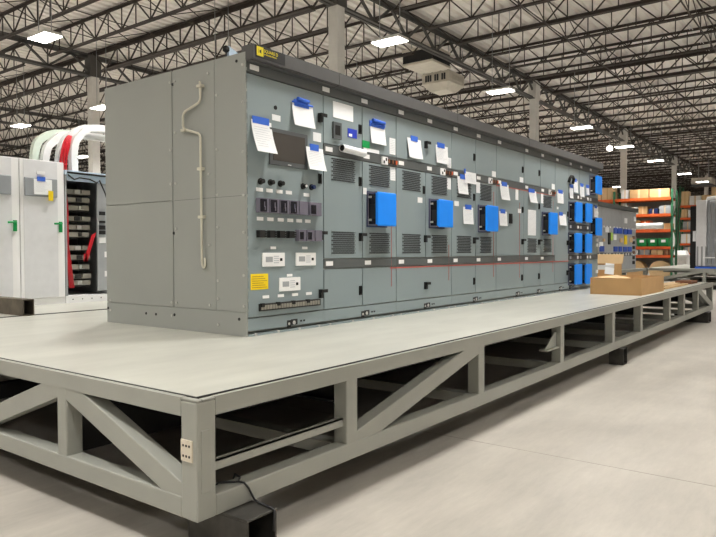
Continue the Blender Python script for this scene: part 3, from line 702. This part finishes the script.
# canopy along the top
cn = thing('switchgear_canopy', 'long dark grey canopy along the top front edge of the switchgear', 'canopy', (0, -.08, 2.235))
XC = 9.14
for k, (a, b) in enumerate(((-.006, 1.09), (1.094, 3.38), (3.384, 5.57), (5.574, XC))):
    MB().box(a, b, -.085, .01, 2.236, 2.352).box(a, b, .01, .05, 2.3, 2.352).box(a, b, -.06, 0, 2.226, 2.236).build('canopy_panel', 'canopy', cn, bevel=.003)
bd = MB().box(.02, .36, -.0885, -.085, 2.252, 2.348).build('badge', 'soot', cn); bd['label'] = 'black badge with yellow square logo and lettering'
mb = MB(); a, c = .03, 2.266; s = .074
mb.box(a, a+s, -.091, -.0885, c, c+.02).box(a, a+s, -.091, -.0885, c+s-.02, c+s).box(a, a+.014, -.091, -.0885, c+.02, c+s-.02).box(a+s-.022, a+s, -.091, -.0885, c+.02, c+s-.02).box(a+.02, a+.03, -.091, -.0885, c+.02, c+s-.02)
mb.box(a+.03, a+.044, -.091, -.0885, c+.02, c+.026).box(a+.03, a+.044, -.091, -.0885, c+s-.026, c+s-.02)
mb.build('square_logo', 'logoyellow', bd)
text('SQUARE D', .037, (.11, -.0885, 2.306), 'lettering', 'logoyellow', bd, .0015, .92)
text('by Schneider Electric', .019, (.11, -.0885, 2.285), 'small_lettering', 'logoyellow', bd, .0012, .92)
# bracket on the roof of the near cabinet
b0 = thing('roof_bracket', 'pale blue bracket with black knob on top of the near cabinet', 'bracket', (.25, .5, HT))
mb = MB(); mb.prism([(.25,HT), (.62,HT), (.62,HT+.06), (.25,2.5)], 'y', .48, .52); mb.prism([(.22,HT), (.66,HT), (.66,HT+.012), (.22,HT+.012)], 'y', .42, .58); mb.build('plate', 'paleblue', b0)
mb = MB().tube([(.235,.5,2.44), (.235,.5,2.455), (.235,.5,2.485), (.235,.5,2.5)], [.01,.03,.03,.01], 10); mb.tube([(.235,.5,HT), (.235,.5,2.45)], .008, 6); mb.build('knob', 'black', b0)

# papers taped on the doors
def paper(px0, z0, w, h, label, lift=.03, skew=0., tilt=0., tape_w=.6, tape_off=.2, roll=False, y=-.004, curl=.0, pr=True):
    t = thing('paper_sheet', label, 'paper sheet', (px0, y, z0), 'sheets taped to the switchgear')
    def fn(u, v): return (px0+u*w+skew*v, y-.002-lift*v**1.6-curl*(u-.5)**2*v*4, z0-v*h-tilt*u)
    MB().sheet(fn, 6, 8, .0012).build('sheet', 'paper', t)
    if pr:
        mb = MB()
        for k in range(9):
            v = .2+k*.075; x1 = .9-random.random()*.35
            q = [Vector(fn(a, b)) + Vector((0,-.0012,0)) for a, b in ((.1,v), (x1,v), (x1,v+.012), (.1,v+.012))]
            o = len(mb.v); mb.v += [tuple(p) for p in q]; mb.face([o,o+1,o+2,o+3])
        mb.build('print_lines', 'ink', t)
    a = px0+w*tape_off; b = a+w*tape_w
    zt = lambda x: z0-tilt*(x-px0)/w
    mb = MB(); mb.hexa([(a,y-.0065,zt(a)-.028), (b,y-.0065,zt(b)-.028), (b,y,zt(b)-.028), (a,y,zt(a)-.028), (a,y-.0065,zt(a)+.03), (b,y-.0065,zt(b)+.03), (b,y,zt(b)+.03), (a,y,zt(a)+.03)])
    if roll: mb.tube([(a+.03,y-.02,zt(a)+.035), (b-.02,y-.02,zt(b)+.03)], .017, 10); mb.tube([(px0,y-.008,zt(px0)+.003), (px0+w*.98,y-.008,zt(px0+w)+.003)], .008, 6)
    mb.build('tape', 'tape', t)
    return t
paper(.045, 1.77, .23, .265, 'white sheet hanging off the near door, left of the touch panel, lower edge lifted away', .075, .0, .0, .82, .05)
paper(.53, 1.995, .275, .2, 'white sheet with rolled blue tape above the touch panel', .025, .0, .0, .7, .1, True, curl=.01, pr=False)
paper(.7, 1.63, .235, .205, 'white sheet overlapping the right edge of the touch panel', .045, .0, .0, .5, .22, y=-.016)
paper(1.69, 1.985, .26, .195, 'white sheet with blue tape right of the green tag', .02, .0, .0, 1.0, -.04, True, pr=False)
paper(2.38, 1.94, .28, .215, 'plain white sheet on the undivided upper door, left of its handle', .012, .0, .0, .5, .25, curl=.02, pr=False)
paper(2.995, 1.94, .28, .21, 'printed sheet on the undivided upper door, right of its handle', .015, .0, .0, .6, .12)
paper(3.52, 1.62, .26, .215, 'printed sheet on the fourth cabinet, tucked under another sheet', .02, .0, .0, .5, .25)
paper(3.7, 1.695, .3, .145, 'wide sheet overlapping another one on the dark band of the fourth cabinet', .01, .0, .0, .1, -.05, y=-.012)
paper(3.67, 1.25, .27, .215, 'printed sheet left of the third blue cover', .015, -.01, .0, .6, .2)
paper(4.74, 1.625, .28, .22, 'printed sheet below the dark band of the plain cabinet, above another sheet', .03, .0, .0, .6, .2)
paper(4.72, 1.245, .25, .2, 'printed sheet beside the big black handle plate', .012, .0, .0, .6, .15)
paper(5.75, 1.605, .28, .18, 'curled sheet above the tall white list', .03, .0, .0, .8, -.03)
paper(6.94, 1.675, .28, .19, 'printed sheet high on the narrow plain cabinet', .006, .0, .0, .7, .15)
paper(7.03, 1.31, .31, .19, 'sheet on the narrow cabinet right of the fourth blue cover', .02, .0, .0, .5, .0)
paper(7.515, 1.81, .18, .21, 'narrow hanging sheet nearest the black cable loop', .01, .0, .0, .9, .05)
paper(7.72, 1.925, .21, .21, 'hanging sheet highest of the four above the blue covers', .01, .0, .0, .6, .1)
paper(8.05, 1.87, .23, .21, 'third hanging sheet above the blue covers', .01, .0, .0, .7, .1)
paper(8.4, 1.87, .16, .15, 'small hanging sheet just left of the topmost blue cover', .01, .0, .0, .9, .0)
paper(8.85, 1.525, .25, .2, 'sheet at the far edge, above the lower right blue cover', .006, .0, .0, .6, .1)
tb = thing('paper_roll', 'rolled white paper tube stuck across the dark band of the second cabinet', 'paper roll', (1.18, -.04, 1.66))
MB().tube([(1.185,-.04,1.672), (1.54,-.04,1.662)], .036, 14, caps=False).tube([(1.54,-.04,1.662), (1.185,-.04,1.672)], .03, 14, caps=False).build('tube', 'paper', tb)
MB().tube([(1.19,-.04,1.672), (1.25,-.04,1.671)], .028, 12).build('core', 'black', tb)

# ------------------------------------------------------------------ cartons on the main skid
def open_box(x0, x1, y0, y1, z0, h, label, flaps=True, ang=0):
    t = thing('cardboard_box', label, 'cardboard box', (x0, y0, z0)); w = .01
    mb = MB(); mb.box(x0, x1, y0, y0+w, z0, z0+h).box(x0, x1, y1-w, y1, z0, z0+h).box(x0, x0+w, y0+w, y1-w, z0, z0+h).box(x1-w, x1, y0+w, y1-w, z0, z0+h).box(x0+w, x1-w, y0+w, y1-w, z0, z0+w)
    mb.build('carton_body', 'carton', t)
    if flaps:
        MB().hexa([(x0+w,y1-w,z0+h-.012), (x1-w,y1-w,z0+h-.012), (x1-w,y1-.25,z0+h-.06), (x0+w,y1-.25,z0+h-.06), (x0+w,y1-w,z0+h-.004), (x1-w,y1-w,z0+h-.004), (x1-w,y1-.25,z0+h-.052), (x0+w,y1-.25,z0+h-.052)]).build('flap', 'cartonpale', t)
        MB().hexa([(x0+w,y0+w,z0+h-.01), (x0+.3,y0+w,z0+h-.07), (x0+.3,y1-w,z0+h-.07), (x0+w,y1-w,z0+h-.01), (x0+w,y0+w,z0+h-.003), (x0+.3,y0+w,z0+h-.062), (x0+.3,y1-w,z0+h-.062), (x0+w,y1-w,z0+h-.003)]).build('flap', 'cartonin', t)
    return t
b1 = open_box(0, 1.47, 0, .78, 0, .265, 'large shallow brown cardboard box standing open on the skid deck')
b1.location = (6.96, -1.325, 0); b1.rotation_euler = (0,0,0)
bx, by = 10.25, .0
t = thing('cardboard_box', 'open cardboard box with raised lid behind the large shallow box', 'cardboard box', (bx, by, 0)); w = .012
mb = MB(); mb.box(bx, bx+.5, by, by+.8, 0, w).box(bx+.5-w, bx+.5, by, by+.8, w, .42).box(bx, bx+.5, by, by+w, w, .42).box(bx, bx+.5, by+.8-w, by+.8, w, .42).box(bx, bx+w, by+w, by+.8-w, w, .12); mb.build('carton_body', 'cartonin', t)
MB().hexa([(bx+.46,by-.02,.42), (bx+.5,by-.02,.42), (bx+.5,by+.82,.42), (bx+.46,by+.82,.42), (bx+.56,by-.02,.62), (bx+.6,by-.02,.62), (bx+.6,by+.82,.62), (bx+.56,by+.82,.62)]).build('lid', 'cartonpale', t)
MB().box(bx+.02, bx+.06, by+.02, by+.78, .3, .4).build('foam_strip', 'wrap', t)
MB().box(bx+.1, bx+.35, by+.5, by+.76, w, .2).build('packed_part', 'rust', t)
MB().hexa([(bx-.03,by+.02,.2), (bx-.02,by+.02,.2), (bx-.02,by+.2,.22), (bx-.03,by+.2,.22), (bx+.05,by+.02,.42), (bx+.06,by+.02,.42), (bx+.06,by+.2,.44), (bx+.05,by+.2,.44)]).build('packing_slip', 'paper', t)
for (x0, x1, y0, y1, h, lab, m) in ((8.9, 10.9, -1.25, -1.15, .03, 'long pale board lying near the skid edge beyond the open box', 'wood'), (9.8, 11.6, -1.05, -.8, .025, 'second pale board lying further along the skid deck', 'cartonpale'), (11.2, 11.9, -1.25, -.95, .06, 'reddish brown scrap of wood at the far end of the skid', 'brown')):
    tag(MB().box(x0, x1, y0, y1, 0, h).build('wooden_board', m, origin=(x0, y0, 0)), lab, 'board')
tag(MB().box(9.6, 10.9, 1.4, 2.0, 0, .12).box(9.6, 10.9, 1.5, 1.9, .12, .2).build('steel_channel', 'paint_side_lit', origin=(9.6,1.4,0)), 'grey steel channel lying on the deck past the switchgear', 'steel channel')

# ------------------------------------------------------------------ white cabinets on the second skid
CY = 4.58
def white_cab(x0, x1, label, strip, hx, feature=False):
    t = thing('electrical_cabinet', label, 'cabinet', (x0, CY, 0), 'white cabinets behind the switchgear')
    MB().box(x0+.003, x1-.003, CY+.03, CY+1.3, .09, 1.9).build('body', 'whitecab', t)
    MB().box(x0+.003, x1-.003, CY+.01, CY+1.3, 0, .088).build('plinth', 'whitecab', t)
    d = MB().box(x0+.006, x1-.006, CY, CY+.03, .092, 1.895).build('door', 'whitecab', t, bevel=.004)
    MB().box(x0+.05, x1-.1, CY-.004, CY, .1, 1.885).build('door_panel', 'greycab', d)
    MB().box(x0+.055, x1-.11, CY-.03, CY-.004, 1.42, 1.66).build('display_strip', 'greystrip', d, bevel=.01)
    mb = MB(); mb.box(x1-.085, x1-.045, CY-.02, CY, .96, 1.1); mb.tube([(x1-.065,CY-.025,1.075), (x1-.065,CY-.05,1.075), (x1-.17,CY-.05,1.07)], .012, 8); h = mb.build('handle', 'green', d); h['label'] = 'bright green lever handle'
    MB().box(x0+.22, x0+.33, CY-.012, CY-.004, 1.71, 1.75).build('small_tag', 'whitecab', d)
    return t
white_cab(-.2, .4, 'white cabinet at the left edge of the picture, without a note', 0, 0)
white_cab(.4, 1.0, 'white cabinet with a note under blue tape and a yellow sticky note', 0, 0)
t = paper(.57, 1.645, .24, .2, 'printed note taped on the display strip of the white cabinet', .004, .0, .0, .45, .18, y=CY-.032)
t.pop('group') if 'group' in t else None
tag(MB().box(.755, .82, CY-.046, CY-.043, 1.37, 1.5).build('sticky_note', 'yellow', origin=(.755, CY-.045, 1.37)), 'yellow sticky note at the corner of the note on the white cabinet', 'sticky note')
t = thing('electrical_cabinet', 'open white cabinet showing modules and red cables, beside the grey end panel', 'cabinet', (1.0, CY, 0), 'white cabinets behind the switchgear')
x0, x1 = 1.0, 1.68
mb = MB(); mb.box(x0+.003, x0+.03, CY, CY+1.3, .1, 1.74).box(x1-.03, x1, CY, CY+1.3, .1, 1.74).box(x0+.003, x1, CY+1.28, CY+1.3, .1, 1.74); mb.build('body', 'kit', t)
mb = MB(); mb.box(x0+.003, x1, CY, CY+1.3, 0, .1)
for k in range(5): mb.tube([(x0+.1+k*.14, CY-.003, .05), (x0+.1+k*.14, CY+.001, .05)], .008, 8, 1)
mb.build('plinth', ['whitecab', 'soot'], t)
mb = MB(); mb.box(x0, x1+.02, CY-.02, CY+1.3, 1.74, 1.8).box(x0+.03, x1, CY-.01, CY+.02, 1.66, 1.74); mb.build('top_tray', 'paleblue', t)
mb = MB().tube([(x0+.04,CY-.02,1.74), (x0+.12,CY-.04,1.68), (x0+.2,CY-.04,1.71), (x0+.35,CY-.04,1.70), (x0+.46,CY-.03,1.66), (x0+.5,CY-.03,1.7), (x0+.58,CY-.04,1.52), (x0+.62,CY-.04,1.4)], .01, 6); mb.tube([(x0+.03,CY-.025,1.77), (x0+.66,CY-.025,1.765)], .014, 6); mb.build('loose_cable', 'black', t)
MB().box(x0+.04, 1.47, CY+.5, CY+.52, .2, 1.66).build('back_plate', 'moduledark', t)
for k, z in enumerate((1.53,1.42,1.31,1.16,1.04,.94,.755,.625,.49,.36,.27)):
    mb = MB(); l = .04+.03*(k % 3); mb.box(x0+.06+l*.3, 1.46-l*.4, CY+.12, CY+.5, z-.035, z+.03); mb.box(x0+.16+l, x0+.24+l, CY+.1, CY+.12, z-.03, z+.025, 1); mb.box(x0+.3, x0+.34, CY+.09, CY+.12, z-.02, z+.03, 0)
    mb.box(x0+.06, 1.46, CY+.2, CY+.5, z-.06, z-.045, 2); mb.build('module', ['module', 'moduledark' if k % 2 else 'zinc', 'moduledark'], t)
mb = MB(); mb.box(1.48, 1.65, CY+.0, CY+.03, .15, 1.66); mb.build('side_plate', 'kit', t)
mb = MB()
for z, h in ((1.24,.05), (1.12,.03), (1.04,.06), (.97,.05)): mb.box(1.505, 1.59, CY-.02, CY, z-h/2, z+h/2)
mb.build('terminal_block', 'black', t)
MB().box(1.5, 1.6, CY-.004, CY, .82, .9).build('label_sheet', 'tagwhite', t)
for z in (.66, .385): MB().box(1.58, 1.62, CY-.004, CY, z-.04, z+.04).build('label_sheet', 'tagwhite', t)
mb = MB()
for k in range(4): mb.tube([(1.045+k*.012,CY+.08+.02*k,1.66), (1.04+k*.014,CY+.07,1.3), (1.04+k*.012,CY+.06,.8), (1.06+k*.016,CY+.05,.5), (1.1+k*.02,CY+.08,.2)], .01, 6)
mb.build('red_cable', 'red', t)
MB().hexa([(1.28,CY+.02,.56), (1.33,CY+.02,.56), (1.33,CY+.03,.56), (1.28,CY+.03,.56), (1.4,CY+.02,.93), (1.47,CY+.02,.97), (1.47,CY+.03,.97), (1.4,CY+.03,.93)]).box(1.28, 1.33, CY+.02, CY+.03, .56, .67).build('red_tag', 'red', t)
def arc(pts, n=5):
    pts = [Vector(p) for p in pts]; out = []
    for i in range(len(pts)-1):
        p0 = pts[max(i-1,0)]; p1 = pts[i]; p2 = pts[i+1]; p3 = pts[min(i+2,len(pts)-1)]
        for k in range(n):
            s = k/n; out.append(.5*((2*p1)+(p2-p0)*s+(2*p0-5*p1+4*p2-p3)*s*s+(3*p1-p0-3*p2+p3)*s**3))
    out.append(pts[-1]); return out
for pts, yy, m, lab in (([(1.49,1.8),(1.49,2.23),(1.61,2.43),(1.83,2.55),(2.6,2.56)], 5.2, 'wrap', 'white cable arch nearest the grey end panel'),
                        ([(1.27,1.8),(1.31,2.2),(1.53,2.45),(1.8,2.54),(2.7,2.55)], 5.42, 'wrap', 'white cable arch just behind the red cables'),
                        ([(.9,1.9),(.93,2.15),(1.05,2.31),(1.28,2.4),(1.9,2.42)], 5.74, 'palegreen', 'pale greenish cable arch furthest left'),
                        ([(1.03,1.9),(1.08,2.12),(1.2,2.28),(1.42,2.4),(2.2,2.42)], 5.6, 'wrap', 'white cable arch second from the left')):
    k = (yy-CAM.y)/(5.2-CAM.y); pts = [(CAM.x+(a-CAM.x)*k, CAM.z+(b-CAM.z)*k) for a, b in pts]; pts[0] = (pts[0][0], 1.8 if pts[0][0] > 1.05 else 1.9)
    tag(MB().sweep(arc([(a, yy, b) for a, b in pts]), .1, .1).build('cable_arch', m, origin=(pts[0][0], yy, 1.85)), lab, 'cable duct')
t = thing('red_cables', 'bundle of red cables rising between the white cable arches', 'cables', (1.28, 5.2, 1.8))
for k in range(5): MB().tube(arc([(1.28+k*.022,5.2+.02*(k % 2),1.8), (1.295+k*.022,5.2+.02*(k % 2),2.05), (1.345+k*.024,5.21,2.26), (1.41+k*.026,5.22+.01*k,2.37), (1.5+k*.03,5.3+.02*k,2.4)]), .013, 6).build('cable', 'red', t)

# ------------------------------------------------------------------ second switchgear lineup far away
FYY = 3.0; fx = [15.0, 16.5, 18.0, 19.3, 20.5, 21.7, 22.9, 23.75]
FL = ['mostly hidden behind the main lineup', 'behind the blue covers of the main lineup', 'just past the end of the main lineup', 'with a tall black slot and lime strip', 'with two square blue screens', 'with a long yellow strip', 'crowded with dark meters at its right end']
for i in range(7):
    x0, x1 = fx[i], fx[i+1]
    t = thing('switchgear_cabinet', 'grey cabinet of the far lineup, ' + FL[i], 'switchgear cabinet', (x0, FYY, 0), 'cabinets of the far switchgear lineup')
    MB().box(x0+.004, x1-.004, FYY, FYY+1.6, 0, 2.2).build('body', 'kit', t)
    MB().box(x0, x1, FYY-.1, FYY+.3, 2.2, 2.34).build('canopy', 'paint_dark', t)
    mb = MB()
    for k in range(3):
        a = x0+.2+k*(x1-x0-.3)/2.5; MB().box(a, a+.1, FYY-.02, FYY, .52, .6).build('nameplate', 'tagwhite', t); MB().box(a, a+.12, FYY-.02, FYY, 1.5, 1.56).build('nameplate', 'tagwhite', t)
    MB().box(x0+.01, x1-.01, FYY-.012, FYY, .5, .62).build('lower_band', 'paint_dark', t)
    def pxbox(name, px0, py0, px1, py1, m, d=.03):
        a = onY(px0, py0, FYY); b = onY(px1, py1, FYY)
        if x0+.02 <= (a.x+b.x)/2 < x1-.02: MB().box(a.x, b.x, FYY-d, FYY, b.z, a.z).build(name, m, t)
    for (u0, v0, u1, v1) in ((613.5,227.5,616.5,233.5), (617.2,228,621.8,233.8), (623.3,229,626.5,234.2), (627.3,229.5,631.2,234.4)): pxbox('blue_screen', u0, v0, u1, v1, 'blueprint')
    for (u0, v0, u1, v1) in ((599.5,246,603.5,251.5), (613.5,246.5,617,251.5), (618.5,246.5,621.5,251.7), (623.2,246.7,626.4,251.8), (627.6,246.8,631,251.6), (640,245.5,642.3,250.5)): pxbox('blue_module', u0, v0, u1, v1, 'blueprint')
    pxbox('black_slot', 608, 232.5, 609.9, 244.5, 'black'); pxbox('lime_strip', 610.3, 232.5, 612, 240.5, 'lime'); pxbox('yellow_strip', 624, 235.3, 626.3, 244.5, 'yellow')
    for (u0, v0, u1, v1) in ((605,227,608.5,232.5), (613.5,234.5,616,240), (624,218,626.8,223.5), (633.6,216.5,635.6,221.5), (637,218.5,638.8,224), (639.5,229.5,642.2,235.5), (599,242,602.5,247)): pxbox('paper_note', u0, v0, u1, v1, 'paper', .02)
    for (u0, v0, u1, v1) in ((619.6,238,622,242.5), (629.5,237.5,632,242.5), (602.6,238.5,604.4,241.6)): pxbox('amber_part', u0, v0, u1, v1, 'cartonpale')
    for r_ in range(6):
        for c_ in range(3): pxbox('meter', 632.5+c_*2.6, 236+r_*5, 634.3+c_*2.6, 239+r_*5, 'soot' if (r_+c_) % 3 else 'brown')
# tall grey machine at right
mx0 = 24.45
t = thing('grey_machine', 'tall grey ribbed machine with a black side and blue base trim at right edge', 'machine', (mx0, .2, 0))
MB().box(mx0, mx0+1.6, -.95, .98, .06, 2.6).build('casing', 'kit', t, bevel=.05)
MB().box(mx0+.15, mx0+1.5, .98, 1.2, 0, 2.42).build('side_cover', 'black', t)
mb = MB()
for k in range(9):
    yy = .52-k*.16; mb.box(mx0-.05, mx0, yy-.035, yy+.035, .1, 2.5 if k else 2.6)
mb.build('rib', 'greystrip', t)
MB().box(mx0-.07, mx0, .6, .96, .1, 2.62).build('front_post', 'greycab', t, bevel=.02)
mb = MB()
for k in range(10): yy = .9-k*.15; mb.box(mx0-.08, mx0-.05, yy-.03, yy+.03, .1, .85)
mb.box(mx0-.085, mx0-.05, .3, .7, .4, .44, 1); mb.build('lower_grille', ['steel', 'tagwhite'], t)
MB().box(mx0-.12, mx0+1.6, -.98, .98, 0, .07).build('base_trim', 'tape', t)
MB().tube([(mx0+.2,.6,2.6), (mx0+.2,.6,2.66), (mx0+.2,.2,2.7), (mx0+.2,-.3,2.66)], .1, 8).build('top_hose', 'wrap', t)
MB().box(mx0+.1, mx0+.16, 1.0, 1.1, 1.05, 1.45).build('label_sheet', 'paper', t)

# ------------------------------------------------------------------ pallet racks
def rack(x, ys, levels, label, dx=1.1, top=4.6, deck=True):
    t = thing('pallet_rack', label, 'pallet rack', (x, min(ys), FZ))
    for yy in ys:
        mb = MB(); mb.box(x, x+.09, yy-.045, yy+.045, FZ, top).box(x+dx-.09, x+dx, yy-.045, yy+.045, FZ, top)
        z = FZ+.2; k = 0
        while z+.9 < top: mb.bar((x+.05, yy, z if k % 2 else z+.85), (x+dx-.05, yy, z+.85 if k % 2 else z), .04, .04); z += .9; k += 1
        mb.build('upright', 'rackgreen', t)
    for z in levels:
        for a, b in zip(ys, ys[1:]):
            MB().box(x-.05, x, a+.045, b-.045, z-.14, z).build('beam', 'rackorange', t); MB().box(x+dx, x+dx+.05, a+.045, b-.045, z-.14, z).build('beam', 'rackorange', t)
            if deck: MB().box(x-.01, x+dx, a+.05, b-.05, z-.035, z-.005).build('shelf', 'slot', t)
    return t
LA = [.48, .9, 1.74, 2.51, 3.31]; RA = 31.0
rack(RA, [3.18, 5.9, 8.65, 11.4], LA, 'orange and green pallet rack behind the far switchgear lineup', top=3.7)
LB = [.52, 1.2, 2.15, 3.0, 3.85]
rack(47, [-2.6, .2, 3.0, 5.95], LB, 'orange and green pallet rack further back behind the grey machine', top=5.2)
PAL = ['carton', 'cartonpale', 'wood', 'cartonpale']
def store(x, ya, yb, z, hmin, hmax, lab, grp, wmin=.5, wmax=.9, pal=PAL, gap=.08, depth=.8):
    y = ya
    while y < yb-.3:
        w = min(random.uniform(wmin, wmax), yb-y); h = random.uniform(hmin, hmax)
        m = random.choice(pal); x_ = x+random.uniform(.03, .1)
        mb = MB(); mb.box(x_, x_+depth, y, y+w, z, z+h); mb.box(x_-.002, x_, y+w*.44, y+w*.56, z+.0, z+h, 1)
        tag(mb.build('carton', [m, 'cartonpale' if m != 'cartonpale' else 'wood'], origin=(x_, y, z)), lab, 'carton', grp)
        y += w+random.uniform(.02, gap)
store(RA, 3.3, 5.15, 3.31, .36, .44, 'brown carton on the top shelf of the nearer rack, beside the column', 'cartons on the top shelf of the nearer rack', .85, .95, ['carton'])
for a, b in ((5.98, 8.55), (8.75, 11.2)): store(RA, a, b, 3.31, .35, .75, 'pale carton on the top shelf of the nearer rack, left of the brown ones', 'pale cartons on the top shelf of the nearer rack', .3, .55, ['cartonpale', 'wrap', 'wood', 'wrap'])
store(RA, 5.2, 5.84, 3.31, .35, .75, 'pale carton on the top shelf of the nearer rack, left of the brown ones', 'pale cartons on the top shelf of the nearer rack', .3, .55, ['cartonpale', 'wrap', 'wood', 'wrap'])
for k, z in enumerate(LA[:-1]):
    zn = LA[k+1]-z
    for a, b in ((3.25, 5.85), (6.0, 8.6)):
        if k == 1 and a < 4: a = 5.0
        store(RA, a, b, z, zn*.3, zn*.65, 'stored box on shelf %s of the nearer pallet rack' % ['lowest', 'second from the floor', 'middle', 'second from the top'][k], 'boxes on shelf %d of the nearer rack' % (k+1), .25, .6, [['cartonpale', 'wrap', 'brown', 'kit'], ['wood', 'wrap', 'module', 'brown'], ['carton', 'brown', 'rackorange', 'wood'], ['wrap', 'navy', 'carton', 'kit']][k])
for k, z in enumerate(LB):
    zn = (LB[k+1]-z) if k < 4 else 1.35
    for a, b in ((-2.5, .1), (.3, 2.9), (3.1, 5.85)):
        store(47, a, b, z, zn*.45, zn*.75 if k < 4 else 1.3, 'pale carton on the %s shelf of the rack further back' % ['lowest', 'second lowest', 'middle', 'second highest', 'topmost'][k], 'cartons on shelf %d of the rack further back' % (k+1), .5, .9, ['cartonpale', 'cartonpale', 'wrap', 'carton'] if k > 2 else ['cartonpale', 'wrap', 'kit', 'yellow'])
# green bins, wrapped pallet, spools and the long grey roll
for k in range(3): 
    y0 = 3.35+k*.5; mb = MB(); z = LA[1]
    mb.hexa([(37.6,y0,z+.0), (37.98,y0,z), (37.98,y0+.42,z), (37.6,y0+.42,z), (37.5,y0-.03,z+.4), (37.99,y0-.03,z+.4), (37.99,y0+.45,z+.4), (37.5,y0+.45,z+.4)])
    o = thing('storage_bin', 'green storage bin in a row on the nearer rack', 'storage bin', (37.6, y0, z), 'green storage bins'); o.location.x = RA+.1
    for v in range(len(mb.v)): mb.v[v] = (mb.v[v][0]+RA-37.5, mb.v[v][1], mb.v[v][2])
    mb.build('bin', 'green', o); MB().box(RA+.005, RA+.03, y0+.1, y0+.3, z+.2, z+.33).build('bin_label', 'paper', o)
t = thing('wrapped_pallet', 'white wrapped pallet load standing on the floor before the green uprights', 'pallet load', (36.6, 3.55, FZ))
MB().box(36.6, 37.5, 3.55, 4.35, FZ+.13, FZ+1.25).hexa([(36.6,3.55,FZ+1.25), (37.5,3.55,FZ+1.25), (37.5,4.35,FZ+1.25), (36.6,4.35,FZ+1.25), (36.8,3.65,FZ+1.5), (37.3,3.65,FZ+1.5), (37.3,4.15,FZ+1.5), (36.8,4.15,FZ+1.5)]).build('wrap', 'wrap', t)
mb = MB(); mb.box(36.55, 37.55, 3.5, 4.4, FZ+.1, FZ+.13)
for yy in (3.5, 3.9, 4.3): mb.box(36.55, 37.55, yy, yy+.1, FZ, FZ+.1)
mb.build('pallet', 'wood', t)
for k, yy in enumerate((3.75, 4.9, 6.5, 7.6)):
    t = thing('cable_spool', 'cable spool on the floor under the nearer rack', 'cable spool', (RA+.3, yy, FZ), 'cable spools under the nearer rack')
    zc = FZ+.5
    for a in (.15, .75): MB().tube([(RA+a, yy, zc), (RA+a+.04, yy, zc)], .5, 20).build('flange', 'cartonpale' if k != 1 else 'wood', t)
    MB().tube([(RA+.19, yy, zc), (RA+.75, yy, zc)], .3, 16).build('drum', 'slot', t)
tag(MB().tube([(RA-.3,3.5,1.9), (RA-.3,6.4,1.9)], .15, 12).box(RA-.4, RA+.1, 3.8, 3.9, 1.74, 1.76).box(RA-.4, RA+.1, 6.0, 6.1, 1.74, 1.76).build('insulation_roll', 'wrap', origin=(RA-.3, 3.5, 1.75)), 'long pale grey roll lying along the rack shelf', 'roll')

# ------------------------------------------------------------------ world and output
w = bpy.data.worlds.new('world'); scn.world = w; w.use_nodes = True
w.node_tree.nodes['Background'].inputs['Color'].default_value = (.8, .85, .9, 1); w.node_tree.nodes['Background'].inputs['Strength'].default_value = .05
scn.view_settings.view_transform = 'Standard'; scn.view_settings.look = 'None'; scn.view_settings.gamma = 1; scn.view_settings.use_curve_mapping = False
scn.view_settings.exposure = 0.93
scn.cycles.max_bounces = 7; scn.cycles.diffuse_bounces = 5; scn.cycles.glossy_bounces = 3
scn.cycles.use_denoising = True; scn.cycles.sample_clamp_indirect = 6
